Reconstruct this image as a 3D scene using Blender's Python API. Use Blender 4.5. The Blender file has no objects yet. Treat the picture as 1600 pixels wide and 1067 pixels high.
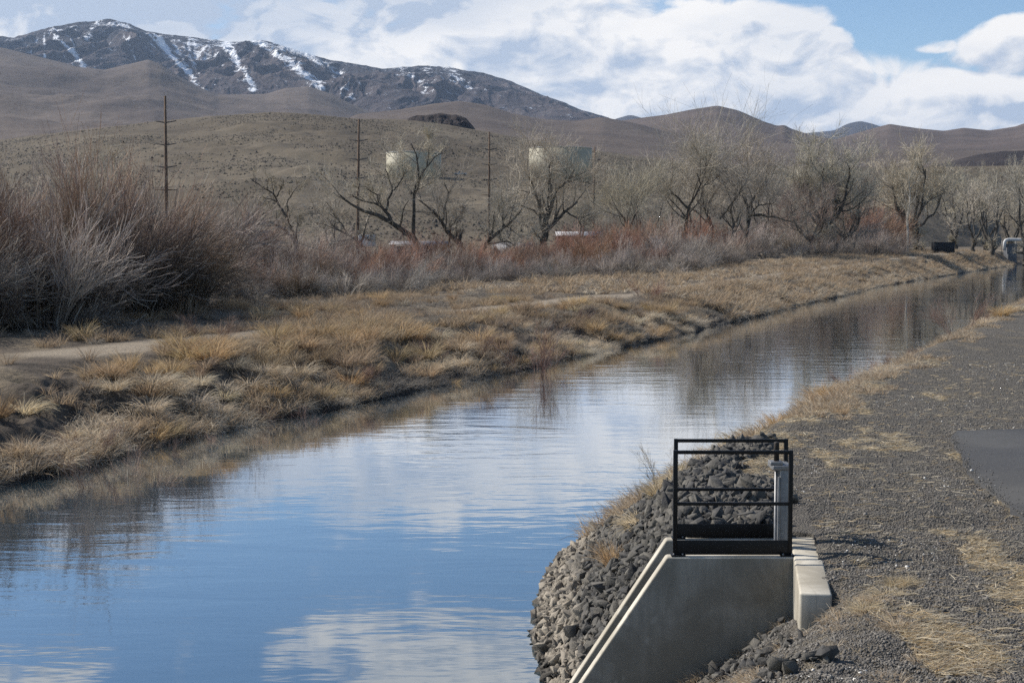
import bpy, bmesh, math, random
import numpy as np

R = math.radians
random.seed(7)
rng = np.random.default_rng(11)
scene = bpy.context.scene
col = scene.collection

# ------------------------------------------------------------------ camera
CAMZ, FPX, HORIZON = 5.15, 2222.2, 382.0
PITCH = math.atan((533.5 - HORIZON) / FPX)
cam_data = bpy.data.cameras.new("camera")
cam_data.sensor_fit = 'HORIZONTAL'
cam_data.sensor_width = 36.0
cam_data.lens = 36.0 * FPX / 1600.0
cam_data.clip_start = 0.5
cam_data.clip_end = 60000.0
cam = bpy.data.objects.new("camera", cam_data)
col.objects.link(cam)
cam.location = (0, 0, CAMZ)
cam.rotation_euler = (R(90) - PITCH, 0, 0)
scene.camera = cam

scene.view_settings.view_transform = 'Standard'
scene.view_settings.look = 'None'
scene.view_settings.gamma = 1.0
scene.view_settings.exposure = 0.4
scene.cycles.max_bounces = 6
scene.cycles.transparent_max_bounces = 8
scene.cycles.use_denoising = False

# ------------------------------------------------------------------ sun
SUN_EL, SUN_AZ = R(39), R(22)             # from the left, a little beyond the scene
S = (-math.cos(SUN_EL) * math.cos(SUN_AZ), math.cos(SUN_EL) * math.sin(SUN_AZ), math.sin(SUN_EL))
sun_data = bpy.data.lights.new("sun", 'SUN')
sun_data.energy = 5.0
sun_data.angle = R(0.53)
sun_data.color = (1.0, 0.94, 0.85)
sun = bpy.data.objects.new("sun", sun_data)
col.objects.link(sun)
sun.rotation_euler = (R(90) - SUN_EL, 0, math.atan2(S[0], -S[1]))
sun.location = (0, 0, 60)


class Nodes:
    def __init__(self, tree):
        self.t = tree
        tree.nodes.clear()

    def n(self, kind, ins=None, **props):
        nd = self.t.nodes.new(kind)
        for k, v in props.items():
            setattr(nd, k, v)
        for k, v in (ins or {}).items():
            s = nd.inputs[k]
            if isinstance(v, bpy.types.NodeSocket):
                self.t.links.new(v, s)
            else:
                s.default_value = v
        return nd

    def math(self, op, a, b=0.0, c=None, clamp=False):
        i = {0: a, 1: b}
        if c is not None:
            i[2] = c
        return self.n('ShaderNodeMath', i, operation=op, use_clamp=clamp).outputs[0]

    def vmath(self, op, a, b=(0, 0, 0)):
        nd = self.n('ShaderNodeVectorMath', {0: a, 1: b}, operation=op)
        return nd.outputs['Value'] if op in ('LENGTH', 'DOT_PRODUCT') else nd.outputs[0]

    def remap(self, v, a, b, c=0.0, d=1.0, smooth=False):
        return self.n('ShaderNodeMapRange', {'Value': v, 'From Min': a, 'From Max': b, 'To Min': c, 'To Max': d},
                      interpolation_type='SMOOTHSTEP' if smooth else 'LINEAR').outputs[0]

    def mix(self, f, a, b):
        nd = self.n('ShaderNodeMix', data_type='RGBA')
        for idx, v in ((0, f), (6, a), (7, b)):
            s = nd.inputs[idx]
            if isinstance(v, bpy.types.NodeSocket):
                self.t.links.new(v, s)
            else:
                s.default_value = v if not isinstance(v, tuple) or len(v) == 4 else (*v, 1)
        return nd.outputs[2]

    def noise(self, vec, scale, detail=4.0, rough=0.55, dist=0.0, dim='3D'):
        return self.n('ShaderNodeTexNoise', {'Vector': vec, 'Scale': scale, 'Detail': detail, 'Roughness': rough,
                                             'Distortion': dist}, noise_dimensions=dim).outputs[0]


# ------------------------------------------------------------------ sky: Nishita + drifting cumulus
world = bpy.data.worlds.new("World")
scene.world = world
world.use_nodes = True
N = Nodes(world.node_tree)
SKY_STRENGTH = 0.10
sky = N.n('ShaderNodeTexSky', sky_type='NISHITA', sun_disc=False, sun_elevation=SUN_EL,
          sun_rotation=math.atan2(S[0], S[1]), altitude=1300.0, air_density=1.0, dust_density=0.6, ozone_density=1.6)
sky_c = N.n('ShaderNodeHueSaturation', {'Color': sky.outputs[0], 'Saturation': 1.12}).outputs[0]
bg_sky = N.n('ShaderNodeBackground', {'Color': sky_c, 'Strength': SKY_STRENGTH})
tc = N.n('ShaderNodeTexCoord')
sep = N.n('ShaderNodeSeparateXYZ', {0: tc.outputs['Generated']})
az = N.math('ARCTAN2', sep.outputs[0], sep.outputs[1])
hyp = N.math('SQRT', N.math('ADD', N.math('MULTIPLY', sep.outputs[0], sep.outputs[0]), N.math('MULTIPLY', sep.outputs[1], sep.outputs[1])))
el = N.math('ARCTAN2', sep.outputs[2], hyp)
P = N.n('ShaderNodeCombineXYZ', {0: az, 1: el}).outputs[0]      # radians of azimuth and elevation


def blob(px, py, rx, ry):
    c = ((px - 800) / FPX, (HORIZON - py) / FPX, 0)
    return (c, (FPX / rx, FPX / ry, 0))


def cloud_density(p):
    """cover of the cloud field at direction p: fractal billows gathered into banks"""
    q = N.vmath('MULTIPLY', p, (1.0, 1.7, 1.0))
    w = N.n('ShaderNodeTexNoise', {'Vector': q, 'Scale': 14.0, 'Detail': 1.0}, noise_dimensions='2D').outputs[1]
    q2 = N.vmath('ADD', q, N.vmath('MULTIPLY', N.vmath('SUBTRACT', w, (.5, .5, .5)), (.05, .05, 0)))
    n1 = N.noise(q2, 9.0, 7.0, 0.6, dim='2D')
    v = N.n('ShaderNodeTexVoronoi', {'Vector': q2, 'Scale': 20.0, 'Detail': 2.5, 'Roughness': .55},
            feature='F1', normalize=True, voronoi_dimensions='2D').outputs[0]
    n = N.math('ADD', N.math('MULTIPLY', N.math('SUBTRACT', n1, .5), 1.9), N.math('MULTIPLY', N.math('SUBTRACT', .40, v), 1.0))
    acc = None
    for (c, s), wgt in BLOBS:
        d = N.vmath('LENGTH', N.vmath('MULTIPLY', N.vmath('SUBTRACT', p, c), s))
        g = N.remap(d, 0.55, 1.25, wgt, 0.0, smooth=True)
        acc = g if acc is None else N.math('ADD' if wgt < 0 else 'MAXIMUM', acc, g)
    return N.math('ADD', acc, n)


BLOBS = [(blob(300, 60, 1000, 190), 0.72), (blob(900, 150, 520, 170), 1.1), (blob(1130, 66, 175, 60), 0.85),
         (blob(1400, 195, 420, 75), 0.72), (blob(1560, 92, 120, 50), 0.72), (blob(1292, 78, 38, 28), 0.8),
         (blob(1436, 90, 44, 14), 0.62), (blob(690, -235, 330, 105), 0.62), (blob(1150, -260, 420, 110), 0.55),
         (blob(60, -250, 120, 30), 0.4), (blob(-900, 120, 900, 240), 0.7), (blob(2600, 120, 900, 240), 0.7),
         (blob(1400, 25, 110, 78), -0.75), (blob(1540, 6, 110, 36), -0.5), (blob(500, -110, 1200, 95), -0.5)]
d0 = cloud_density(P)
d1 = cloud_density(N.vmath('ADD', P, (-.006, .010, 0)))
alpha = N.remap(d0, 0.22, 0.64, smooth=True)
lit = N.math('ADD', N.math('MULTIPLY', N.math('SUBTRACT', d0, d1), 2.0), 0.66, clamp=True)
under = N.remap(N.noise(N.vmath('MULTIPLY', P, (1, 3.2, 1)), 7.0, 4.0), .40, .62, smooth=True)
# grey sheet in the upper left of the view
(cc, ss) = blob(250, 15, 620, 80)
sheet = N.remap(N.vmath('LENGTH', N.vmath('MULTIPLY', N.vmath('SUBTRACT', P, cc), ss)), .5, 1.2, .55, 0.0, smooth=True)
lit = N.math('SUBTRACT', lit, N.math('ADD', sheet, N.math('MULTIPLY', under, .27)), clamp=True)
ccol = N.mix(lit, (.44, .52, .65), (.97, .945, .915))
bg_cloud = N.n('ShaderNodeBackground', {'Color': ccol, 'Strength': 0.84})
mixw = N.n('ShaderNodeMixShader', {0: alpha, 1: bg_sky.outputs[0], 2: bg_cloud.outputs[0]})
N.n('ShaderNodeOutputWorld', {0: mixw.outputs[0]})

# ------------------------------------------------------------------ helpers
_f = np.array((0, math.cos(PITCH), -math.sin(PITCH)))
_u = np.array((0, math.sin(PITCH), math.cos(PITCH)))


def ray(px, py):
    d = np.array(((px - 800) / FPX, 0, 0)) + _f - _u * ((py - 533.5) / FPX)
    return d


def on_z(px, py, z):
    d = ray(px, py)
    return np.array((0, 0, CAMZ)) + d * ((z - CAMZ) / d[2])


def at_y(px, py, Y):
    d = ray(px, py)
    return np.array((0, 0, CAMZ)) + d * (Y / d[1])


def _h(ix, iy, seed):
    n = (ix.astype(np.int64) * 374761393 + iy.astype(np.int64) * 668265263 + seed * 1442695041) & 0x7fffffff
    n = ((n ^ (n >> 13)) * 1274126177) & 0x7fffffff
    return ((n ^ (n >> 16)) & 0xffff) / 65535.0


def vnoise(x, y, seed=0):
    x, y = np.broadcast_arrays(np.asarray(x, float), np.asarray(y, float))
    ix, iy = np.floor(x), np.floor(y)
    fx, fy = x - ix, y - iy
    fx = fx * fx * fx * (fx * (fx * 6 - 15) + 10)
    fy = fy * fy * fy * (fy * (fy * 6 - 15) + 10)
    a, b = _h(ix, iy, seed), _h(ix + 1, iy, seed)
    c, d = _h(ix, iy + 1, seed), _h(ix + 1, iy + 1, seed)
    return (a + (b - a) * fx) * (1 - fy) + (c + (d - c) * fx) * fy


def fbm(x, y, o=4, seed=0, g=.5):
    s, a, t = 0, 1.0, 0
    for k in range(o):
        s = s + a * vnoise(np.asarray(x) * 2 ** k + 17.3 * k, np.asarray(y) * 2 ** k - 9.1 * k, seed + k)
        t += a
        a *= g
    return s / t


def sstep(a, b, x):
    t = np.clip((np.asarray(x, float) - a) / (b - a), 0, 1)
    return t * t * (3 - 2 * t)


def tag(o, label=None, cat=None, group=None, kind=None):
    if label: o['label'] = label
    if cat: o['category'] = cat
    if group: o['group'] = group
    if kind: o['kind'] = kind
    return o


def empty(name, loc, label=None, cat=None, group=None, rz=0.0):
    o = bpy.data.objects.new(name, None)
    o.empty_display_size = .3
    o.location = [float(v) for v in loc]
    o.rotation_euler = (0, 0, rz)
    col.objects.link(o)
    return tag(o, label, cat, group)


def mesh_np(name, V, faces, mat, cols=None, smooth=False):
    """faces: list of integer arrays (n,3) / (n,4)"""
    me = bpy.data.meshes.new(name)
    V = np.ascontiguousarray(V, dtype=np.float32)
    me.vertices.add(len(V))
    me.vertices.foreach_set('co', V.ravel())
    fl = [np.asarray(f, np.int32) for f in faces if len(f)]
    loops = np.concatenate([f.ravel() for f in fl])
    tot = np.concatenate([np.full(len(f), f.shape[1], np.int32) for f in fl])
    me.loops.add(len(loops))
    me.loops.foreach_set('vertex_index', loops)
    me.polygons.add(len(tot))
    me.polygons.foreach_set('loop_start', np.concatenate(([0], np.cumsum(tot)[:-1])).astype(np.int32))
    me.polygons.foreach_set('loop_total', tot)
    if smooth:
        me.polygons.foreach_set('use_smooth', np.ones(len(tot), bool))
    if cols is not None:
        a = me.color_attributes.new('Col', 'FLOAT_COLOR', 'POINT')
        c = np.ones((len(V), 4), np.float32)
        c[:, :cols.shape[1]] = cols
        a.data.foreach_set('color', c.ravel())
    if mat: me.materials.append(mat)
    me.update()
    me.validate()
    return me


def obj(name, me, parent=None, loc=None):
    o = bpy.data.objects.new(name, me)
    col.objects.link(o)
    if parent: o.parent = parent
    if loc is not None: o.location = [float(v) for v in loc]
    return o


class MB:
    """collects boxes, bars and tubes into one mesh"""
    def __init__(self):
        self.V, self.F3, self.F4, self.n = [], [], [], 0

    def add(self, V, F):
        V = np.asarray(V, float)
        F = np.asarray(F)
        (self.F3 if F.shape[1] == 3 else self.F4).append(F + self.n)
        self.V.append(V)
        self.n += len(V)

    def prism(self, poly, h0, h1=None, axis=2):
        """closed polygon (list of 2-d points) extruded; axis 2: along z, axis 1: along y"""
        n = len(poly)
        a = []
        for h in (h0, h1):
            for p in poly:
                a.append((p[0], p[1], h) if axis == 2 else (p[0], h, p[1]) if axis == 1 else (h, p[0], p[1]))
        bm = bmesh.new()
        vs = [bm.verts.new(v) for v in a]
        bm.faces.new(vs[:n]); bm.faces.new(vs[n:])
        for i in range(n):
            bm.faces.new((vs[i], vs[(i + 1) % n], vs[n + (i + 1) % n], vs[n + i]))
        bmesh.ops.recalc_face_normals(bm, faces=bm.faces)
        self.bm(bm)

    def bm(self, bm, bevel=0.0):
        if bevel:
            bmesh.ops.bevel(bm, geom=list(bm.edges), offset=bevel, segments=2, affect='EDGES', profile=.5)
        bmesh.ops.triangulate(bm, faces=list(bm.faces))
        bm.verts.ensure_lookup_table()
        for i, v in enumerate(bm.verts): v.index = i
        self.add([v.co[:] for v in bm.verts], [[v.index for v in f.verts] for f in bm.faces])
        bm.free()

    def box(self, c, s, bevel=0.0, rz=0.0):
        bm = bmesh.new()
        bmesh.ops.create_cube(bm, size=1.0)
        for v in bm.verts:
            x, y, z = v.co.x * s[0], v.co.y * s[1], v.co.z * s[2]
            v.co = (c[0] + x * math.cos(rz) - y * math.sin(rz), c[1] + x * math.sin(rz) + y * math.cos(rz), c[2] + z)
        self.bm(bm, bevel)

    def tube(self, pts, r, sides=8, cap=True):
        pts = np.asarray(pts, float)[None]
        r = np.broadcast_to(np.asarray(r, float), (pts.shape[1],))[None]
        V, F = tubes(pts, r, sides)
        b = self.n
        self.add(V, F)
        if cap:
            k = pts.shape[1]
            for ring in (list(range(sides))[::-1], list(range((k - 1) * sides, k * sides))):
                self.F3.append(np.array([[b + ring[0], b + ring[i], b + ring[i + 1]] for i in range(1, sides - 1)]))

    def build(self, name, mat, parent=None, smooth=False, loc=None):
        F = []
        if self.F4: F.append(np.concatenate(self.F4))
        if self.F3: F.append(np.concatenate(self.F3))
        return obj(name, mesh_np(name, np.concatenate(self.V), F, mat, smooth=smooth), parent, loc)


def norm(v):
    return v / np.maximum(np.linalg.norm(v, axis=-1, keepdims=True), 1e-9)


def tubes(Pt, r, S=5):
    """Pt (N,K,3), r (N,K) -> vertices and quads of N tapered tubes"""
    Nn, K, _ = Pt.shape
    T = norm(np.gradient(Pt, axis=1))
    ref = np.where(np.abs(T[:, :1, 2:3]) > .8, np.array([1., 0, 0]), np.array([0, 0, 1.]))
    e1 = norm(np.cross(T, np.broadcast_to(ref, T.shape)))
    e2 = np.cross(T, e1)
    a = np.arange(S) * 2 * math.pi / S
    V = Pt[:, :, None] + r[:, :, None, None] * (np.cos(a)[:, None] * e1[:, :, None] + np.sin(a)[:, None] * e2[:, :, None])
    idx = np.arange(Nn * K * S).reshape(Nn, K, S)
    A, B = idx[:, :-1], idx[:, 1:]
    F = np.stack([A, np.roll(A, -1, 2), np.roll(B, -1, 2), B], -1).reshape(-1, 4)
    return V.reshape(-1, 3), F


def ribbons(Pt, w, rg, flat=None):
    """Pt (N,K,3), half-width w (N,K) -> thin blades turned at random about their length"""
    Nn, K, _ = Pt.shape
    T = norm(np.gradient(Pt, axis=1))
    s = norm(np.cross(T, norm(rg.normal(size=(Nn, 1, 3)))))
    V = np.stack([Pt - s * w[..., None], Pt + s * w[..., None]], 2)
    idx = np.arange(Nn * K * 2).reshape(Nn, K, 2)
    F = np.stack([idx[:, :-1, 0], idx[:, :-1, 1], idx[:, 1:, 1], idx[:, 1:, 0]], -1).reshape(-1, 4)
    return V.reshape(-1, 3), F


def grow(Pt, r, n, rg, t=(.25, 1.0), ang=(25, 60), ln=(.3, .6), K=4, up=.1, wig=.12, rr=.6, tip=.25, lens=None):
    """n side shoots from every path: returns their paths and radii"""
    Nn, KP, _ = Pt.shape
    par = np.repeat(np.arange(Nn), n)
    M = len(par)
    tt = rg.uniform(t[0], t[1], M) * (KP - 1)
    i = np.clip(tt.astype(int), 0, KP - 2)
    f = (tt - i)[:, None]
    p0 = Pt[par, i] * (1 - f) + Pt[par, i + 1] * f
    tan = norm(Pt[par, i + 1] - Pt[par, i])
    r0 = (r[par, i] * (1 - f[:, 0]) + r[par, i + 1] * f[:, 0]) * rr
    perp = norm(np.cross(tan, rg.normal(size=(M, 3))))
    a = np.radians(rg.uniform(ang[0], ang[1], M))[:, None]
    d = norm(tan * np.cos(a) + perp * np.sin(a))
    if lens is None:
        plen = np.linalg.norm(np.diff(Pt, axis=1), axis=2).sum(1)[par]
    else:
        plen = np.full(M, lens)
    L = rg.uniform(ln[0], ln[1], M) * plen
    out = np.zeros((M, K, 3))
    out[:, 0] = p0
    step = (L / (K - 1))[:, None]
    for k in range(1, K):
        d = norm(d + np.array([0, 0, up]) + rg.normal(size=(M, 3)) * wig)
        out[:, k] = out[:, k - 1] + d * step
    rad = r0[:, None] * np.linspace(1, tip, K)[None]
    return out, rad


def cat_m(parts):
    """join (V,F) pairs"""
    Vs, Fs, n = [], [], 0
    for V, F in parts:
        Vs.append(V); Fs.append(F + n); n += len(V)
    return np.concatenate(Vs), np.concatenate(Fs)


# ------------------------------------------------------------------ materials
def material(name):
    m = bpy.data.materials.new(name)
    m.use_nodes = True
    return m, Nodes(m.node_tree)


def finish(n, color, rough=.9, bump=None, bstr=.5, bdist=.02, spec=.3, metallic=0.0, trans=None):
    ins = {'Base Color': color if isinstance(color, bpy.types.NodeSocket) else (*color, 1), 'Roughness': rough,
           'Specular IOR Level': spec, 'Metallic': metallic}
    if bump is not None:
        ins['Normal'] = n.n('ShaderNodeBump', {'Height': bump, 'Strength': bstr, 'Distance': bdist}).outputs[0]
    b = n.n('ShaderNodeBsdfPrincipled', ins)
    out = b.outputs[0]
    if trans:
        tr = n.n('ShaderNodeBsdfTranslucent', {'Color': ins['Base Color']})
        out = n.n('ShaderNodeMixShader', {0: trans, 1: out, 2: tr.outputs[0]}).outputs[0]
    n.n('ShaderNodeOutputMaterial', {0: out})


def pos(n):
    return n.n('ShaderNodeNewGeometry').outputs['Position']


def attr(n, name='Col'):
    return n.n('ShaderNodeVertexColor', layer_name=name)


def m_plant(name, trans=.25, var=.25):
    """stems and blades: colour along the shoot comes with the mesh, shade of the plant from its own random"""
    m, n = material(name)
    c = attr(n).outputs[0]
    rnd = n.n('ShaderNodeObjectInfo').outputs['Random']
    v = n.n('ShaderNodeHueSaturation', {'Color': c, 'Hue': n.remap(rnd, 0, 1, .49, .51),
                                        'Saturation': n.remap(n.math('FRACT', n.math('MULTIPLY', rnd, 7.3)), 0, 1, .85, 1.15),
                                        'Value': n.remap(n.math('FRACT', n.math('MULTIPLY', rnd, 3.7)), 0, 1, 1 - var, 1 + var)})
    finish(n, v.outputs[0], .75, spec=.25, trans=trans)
    return m


M = {}
M['shrub'] = m_plant('shrub_stems', .1)
M['grass'] = m_plant('dry_grass', .42, .15)
M['twigs'] = m_plant('bare_twigs', .1, .12)


def m_noise(name, c1, c2, scale=3.0, rough=.85, bstr=.4, bdist=.01, spec=.3, bscale=None, metallic=0.0, detail=6):
    m, n = material(name)
    p = pos(n)
    f = n.remap(n.noise(p, scale, detail, .6), .32, .68, smooth=True)
    finish(n, n.mix(f, c1, c2), rough, n.noise(p, bscale or scale * 4, 6, .6), bstr, bdist, spec, metallic)
    return m


M['bark'] = m_noise('dark_bark', (.035, .03, .025), (.10, .088, .072), 2.5, .95, .8, .03)
M['pale_bark'] = m_noise('pale_bark', (.30, .28, .25), (.42, .40, .36), 2.5, .95, .5, .02)
M['pole'] = m_noise('weathered_pole', (.075, .047, .032), (.15, .10, .066), 1.2, .9, .3, .01)
M['crossarm'] = m_noise('grey_crossarm', (.045, .045, .05), (.09, .085, .085), 2.0, .8, .2, .01)
M['black_steel'] = m_noise('black_painted_steel', (.004, .004, .0045), (.007, .007, .008), 9.0, .5, .08, .001, .25)
M['galv'] = m_noise('galvanised_steel', (.17, .17, .175), (.24, .24, .24), 14.0, .5, .1, .002, .5, metallic=.5)
M['dark_rubber'] = m_noise('black_stem_cover', (.012, .011, .010), (.03, .022, .016), 20.0, .6, .1, .001)
M['tank'] = m_noise('cream_tank_paint', (.34, .31, .225), (.39, .36, .265), .15, .6, .1, .02)
M['tank_roof'] = m_noise('white_roof_paint', (.72, .71, .68), (.8, .79, .76), .2, .6, .1, .02)
M['barn_red'] = m_noise('red_brown_boards', (.07, .034, .03), (.10, .05, .042), 1.0, .85, .2, .02)
M['white_metal'] = m_noise('white_sheet_metal', (.42, .42, .43), (.55, .55, .54), .6, .5, .1, .01)
M['pale_sheet'] = m_noise('pale_grey_cover', (.16, .16, .17), (.22, .22, .23), .8, .6, .3, .05)
M['dark_box'] = m_noise('black_box_paint', (.008, .010, .014), (.016, .018, .022), 1.0, .6, .1, .01)
M['steel_blue'] = m_noise('dark_steel_pier', (.075, .08, .09), (.11, .115, .125), 1.2, .6, .1, .01)
M['glass'] = m_noise('dark_glass', (.02, .025, .03), (.03, .035, .04), 1.0, .1, .0, .001, .5)


def concrete(name='concrete', k=1.0):
    m, n = material(name)
    p = pos(n)
    big = n.remap(n.noise(p, 1.4, 5, .6, .6), .35, .66, smooth=True)
    fine = n.noise(p, 60, 4, .7)
    pits = n.remap(n.n('ShaderNodeTexVoronoi', {'Vector': p, 'Scale': 26.0}).outputs[0], .02, .09, 0, 1)
    streak = n.remap(n.noise(n.vmath('MULTIPLY', p, (5, 5, .6)), 1.6, 4, .6), .42, .7, smooth=True)
    c = n.mix(big, (.33, .305, .26), (.54, .515, .465))
    c = n.mix(n.math('MULTIPLY', streak, .55), c, (.30, .28, .24))
    z = n.n('ShaderNodeSeparateXYZ', {0: p}).outputs[2]
    damp = n.math('MULTIPLY', n.remap(n.math('ADD', z, n.math('MULTIPLY', n.noise(p, 3, 4), .7)), 1.25, .75, 0, 1, True), .35)
    c = n.mix(damp, c, (.22, .20, .165))
    wash = n.remap(n.noise(n.vmath('ADD', p, (3.1, 0, .4)), 2.3, 2, .5, 1.2), .66, .72, smooth=True)
    c = n.mix(n.math('MULTIPLY', wash, .5), c, (.62, .60, .55))
    seam = n.math('ABSOLUTE', n.math('SUBTRACT', n.math('FRACT', n.math('MULTIPLY', n.n('ShaderNodeSeparateXYZ', {0: p}).outputs[0], 1.64)), .5))
    c = n.mix(n.remap(seam, .004, .012, .22, 0), c, (.22, .21, .18))
    c = n.mix(n.remap(fine, .3, .7, 0, .12), c, (.26, .245, .21))
    h = n.math('ADD', n.math('MULTIPLY', fine, .4), n.math('MULTIPLY', pits, .5))
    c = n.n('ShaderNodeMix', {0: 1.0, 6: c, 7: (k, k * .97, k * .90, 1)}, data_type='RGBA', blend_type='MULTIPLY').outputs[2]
    finish(n, c, .88, h, .35, .006, .3)
    return m


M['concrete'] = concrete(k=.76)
M['concrete_lit_top'] = concrete('sunlit_top_concrete', 1.0)  # paler copy of the concrete: sun on the tops put into the colour
M['concrete_stain_shade'] = concrete('stained_shaded_concrete', .53)  # darker copy: some staining, plus shade of the wall faces painted in


def asphalt():
    m, n = material('asphalt')
    p = pos(n)
    agg = n.noise(p, 55, 3, .7)
    f = n.remap(n.noise(p, .55, 5, .6), .35, .65, smooth=True)
    c = n.mix(f, (.026, .027, .030), (.046, .046, .046))
    c = n.mix(n.remap(agg, .45, .75, 0, .5), c, (.10, .098, .095))
    finish(n, c, .85, agg, .5, .006)
    return m


M['asphalt'] = asphalt()


def rock():
    m, n = material('basalt')
    p = pos(n)
    rnd = attr(n).outputs[0]
    rv = n.n('ShaderNodeSeparateColor', {0: rnd})
    orr = n.n('ShaderNodeObjectInfo').outputs['Random']
    k = n.math('FRACT', n.math('ADD', rv.outputs[0], orr))
    c = n.mix(k, (.036, .036, .037), (.105, .097, .083))
    c = n.mix(n.remap(n.noise(p, 9, 5, .65), .45, .75, 0, .6), c, (.15, .135, .108))
    z = n.n('ShaderNodeSeparateXYZ', {0: p}).outputs[2]
    zz = n.math('ADD', z, n.math('MULTIPLY', n.math('SUBTRACT', n.noise(p, 1.6, 3), .5), 1.3))
    silt = n.math('MULTIPLY', n.remap(zz, .75, .30, 0, 1, True), n.remap(k, 0, .25, .35, 1))
    c = n.mix(n.math('MULTIPLY', silt, .8), c, (.29, .25, .195))
    wet = n.remap(zz, .14, .03, 0, 1, True)
    c = n.mix(n.math('MULTIPLY', wet, .8), c, (.035, .032, .028))
    finish(n, c, .82, n.noise(p, 32, 6, .65), .7, .02, .3)
    return m


M['rock'] = rock()


def gravel_stone():
    m, n = material('gravel_stone')
    rv = n.n('ShaderNodeSeparateColor', {0: attr(n).outputs[0]})
    c = n.mix(rv.outputs[0], (.075, .070, .064), (.195, .178, .155))
    c = n.mix(n.remap(rv.outputs[1], .975, .985), c, (.62, .60, .56))
    finish(n, c, .85)
    return m


M['gravel'] = gravel_stone()


def hill_mat(name, c1, c2, dark, scale, spots=0.5, bump=2.0, snow=False, rock_c=None):
    m, n = material(name)
    p = pos(n)
    f = n.remap(n.noise(p, scale, 8, .62), .32, .68, smooth=True)
    c = n.mix(f, c1, c2)
    sp = n.noise(p, scale * 11, 5, .7)
    c = n.mix(n.remap(sp, .50, .64, 0, spots, True), c, dark)
    if rock_c is not None:
        g = n.n('ShaderNodeSeparateColor', {0: attr(n).outputs[0]})
        rk = n.math('MULTIPLY', g.outputs[1], n.remap(n.noise(p, scale * 3, 6, .7), .3, .6, .55, 1))
        c = n.mix(rk, c, rock_c)
    if snow:
        sn = n.math('ADD', g.outputs[0], n.math('MULTIPLY', n.math('SUBTRACT', n.noise(p, scale * 7, 9, .85), .5), 4.6))
        c = n.mix(n.remap(sn, .44, .58, 0, 1, True), c, (.82, .84, .87))
    h = n.noise(p, scale * 7, 8, .65)
    finish(n, c, .95, h, .8, bump, .1)
    return m


M['near_hill'] = hill_mat('sagebrush_slope', (.098, .08, .058), (.145, .12, .086), (.06, .052, .042), .012, .6, 1.5)
M['foothill'] = hill_mat('foothill_slope', (.085, .067, .057), (.13, .103, .083), (.05, .04, .038), .004, .4, 5)
M['redhill'] = hill_mat('brown_hill_slope', (.080, .063, .055), (.122, .094, .08), (.045, .038, .037), .004, .4, 5)
M['mountain'] = hill_mat('mountain_rock', (.070, .060, .064), (.100, .083, .082), (.034, .035, .044), .003, .7, 30, True, (.030, .031, .040))
M['darkrock'] = hill_mat('lava_rock', (.03, .025, .026), (.055, .045, .042), (.015, .013, .014), .03, .6, 3)

# ------------------------------------------------------------------ canal lines and ground
_left = [on_z(*q, 0) for q in [(0, 757), (100, 737), (180, 713), (270, 689), (350, 673), (420, 655), (500, 641), (570, 628),
                               (640, 611), (700, 600), (760, 589), (850, 568), (960, 544), (1050, 526), (1100, 513),
                               (1190, 491), (1250, 476), (1310, 463), (1370, 448), (1450, 435), (1500, 427), (1560, 418)]]
LY = np.array([-60.0, 10.0] + [p[1] for p in _left] + [520.0, 900.0])
_s = (_left[3][0] - _left[0][0]) / (_left[3][1] - _left[0][1])
_e = (_left[-1][0] - _left[-4][0]) / (_left[-1][1] - _left[-4][1])
LX = np.array([_left[0][0] + .36 * (-60 - _left[0][1]), _left[0][0] + .36 * (10 - _left[0][1])] + [p[0] for p in _left] +
              [_left[-1][0] + _e * (520 - _left[-1][1]), _left[-1][0] + _e * (900 - _left[-1][1])])
_right = [on_z(*q, 0) for q in [(846, 1067), (828, 992), (836, 940), (850, 900), (874, 860), (930, 826), (1015, 778)]]
RY = np.array([-60.0, 8.0, 14.0] + [p[1] for p in _right] + [52.0, 80.0, 130.0, 900.0])
RX = np.array([0.4, 0.45, 0.45] + [p[0] + .12 for p in _right] + [13.2, 25.6, 46.5, np.interp(900, LY, LX) + 20])


def xl(Y): return np.interp(Y, LY, LX)
def xr(Y): return np.interp(Y, RY, RX)


WALL_F, WALL_B = 14.2, 15.2          # front face of the front wall, back face of the back wall


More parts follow.
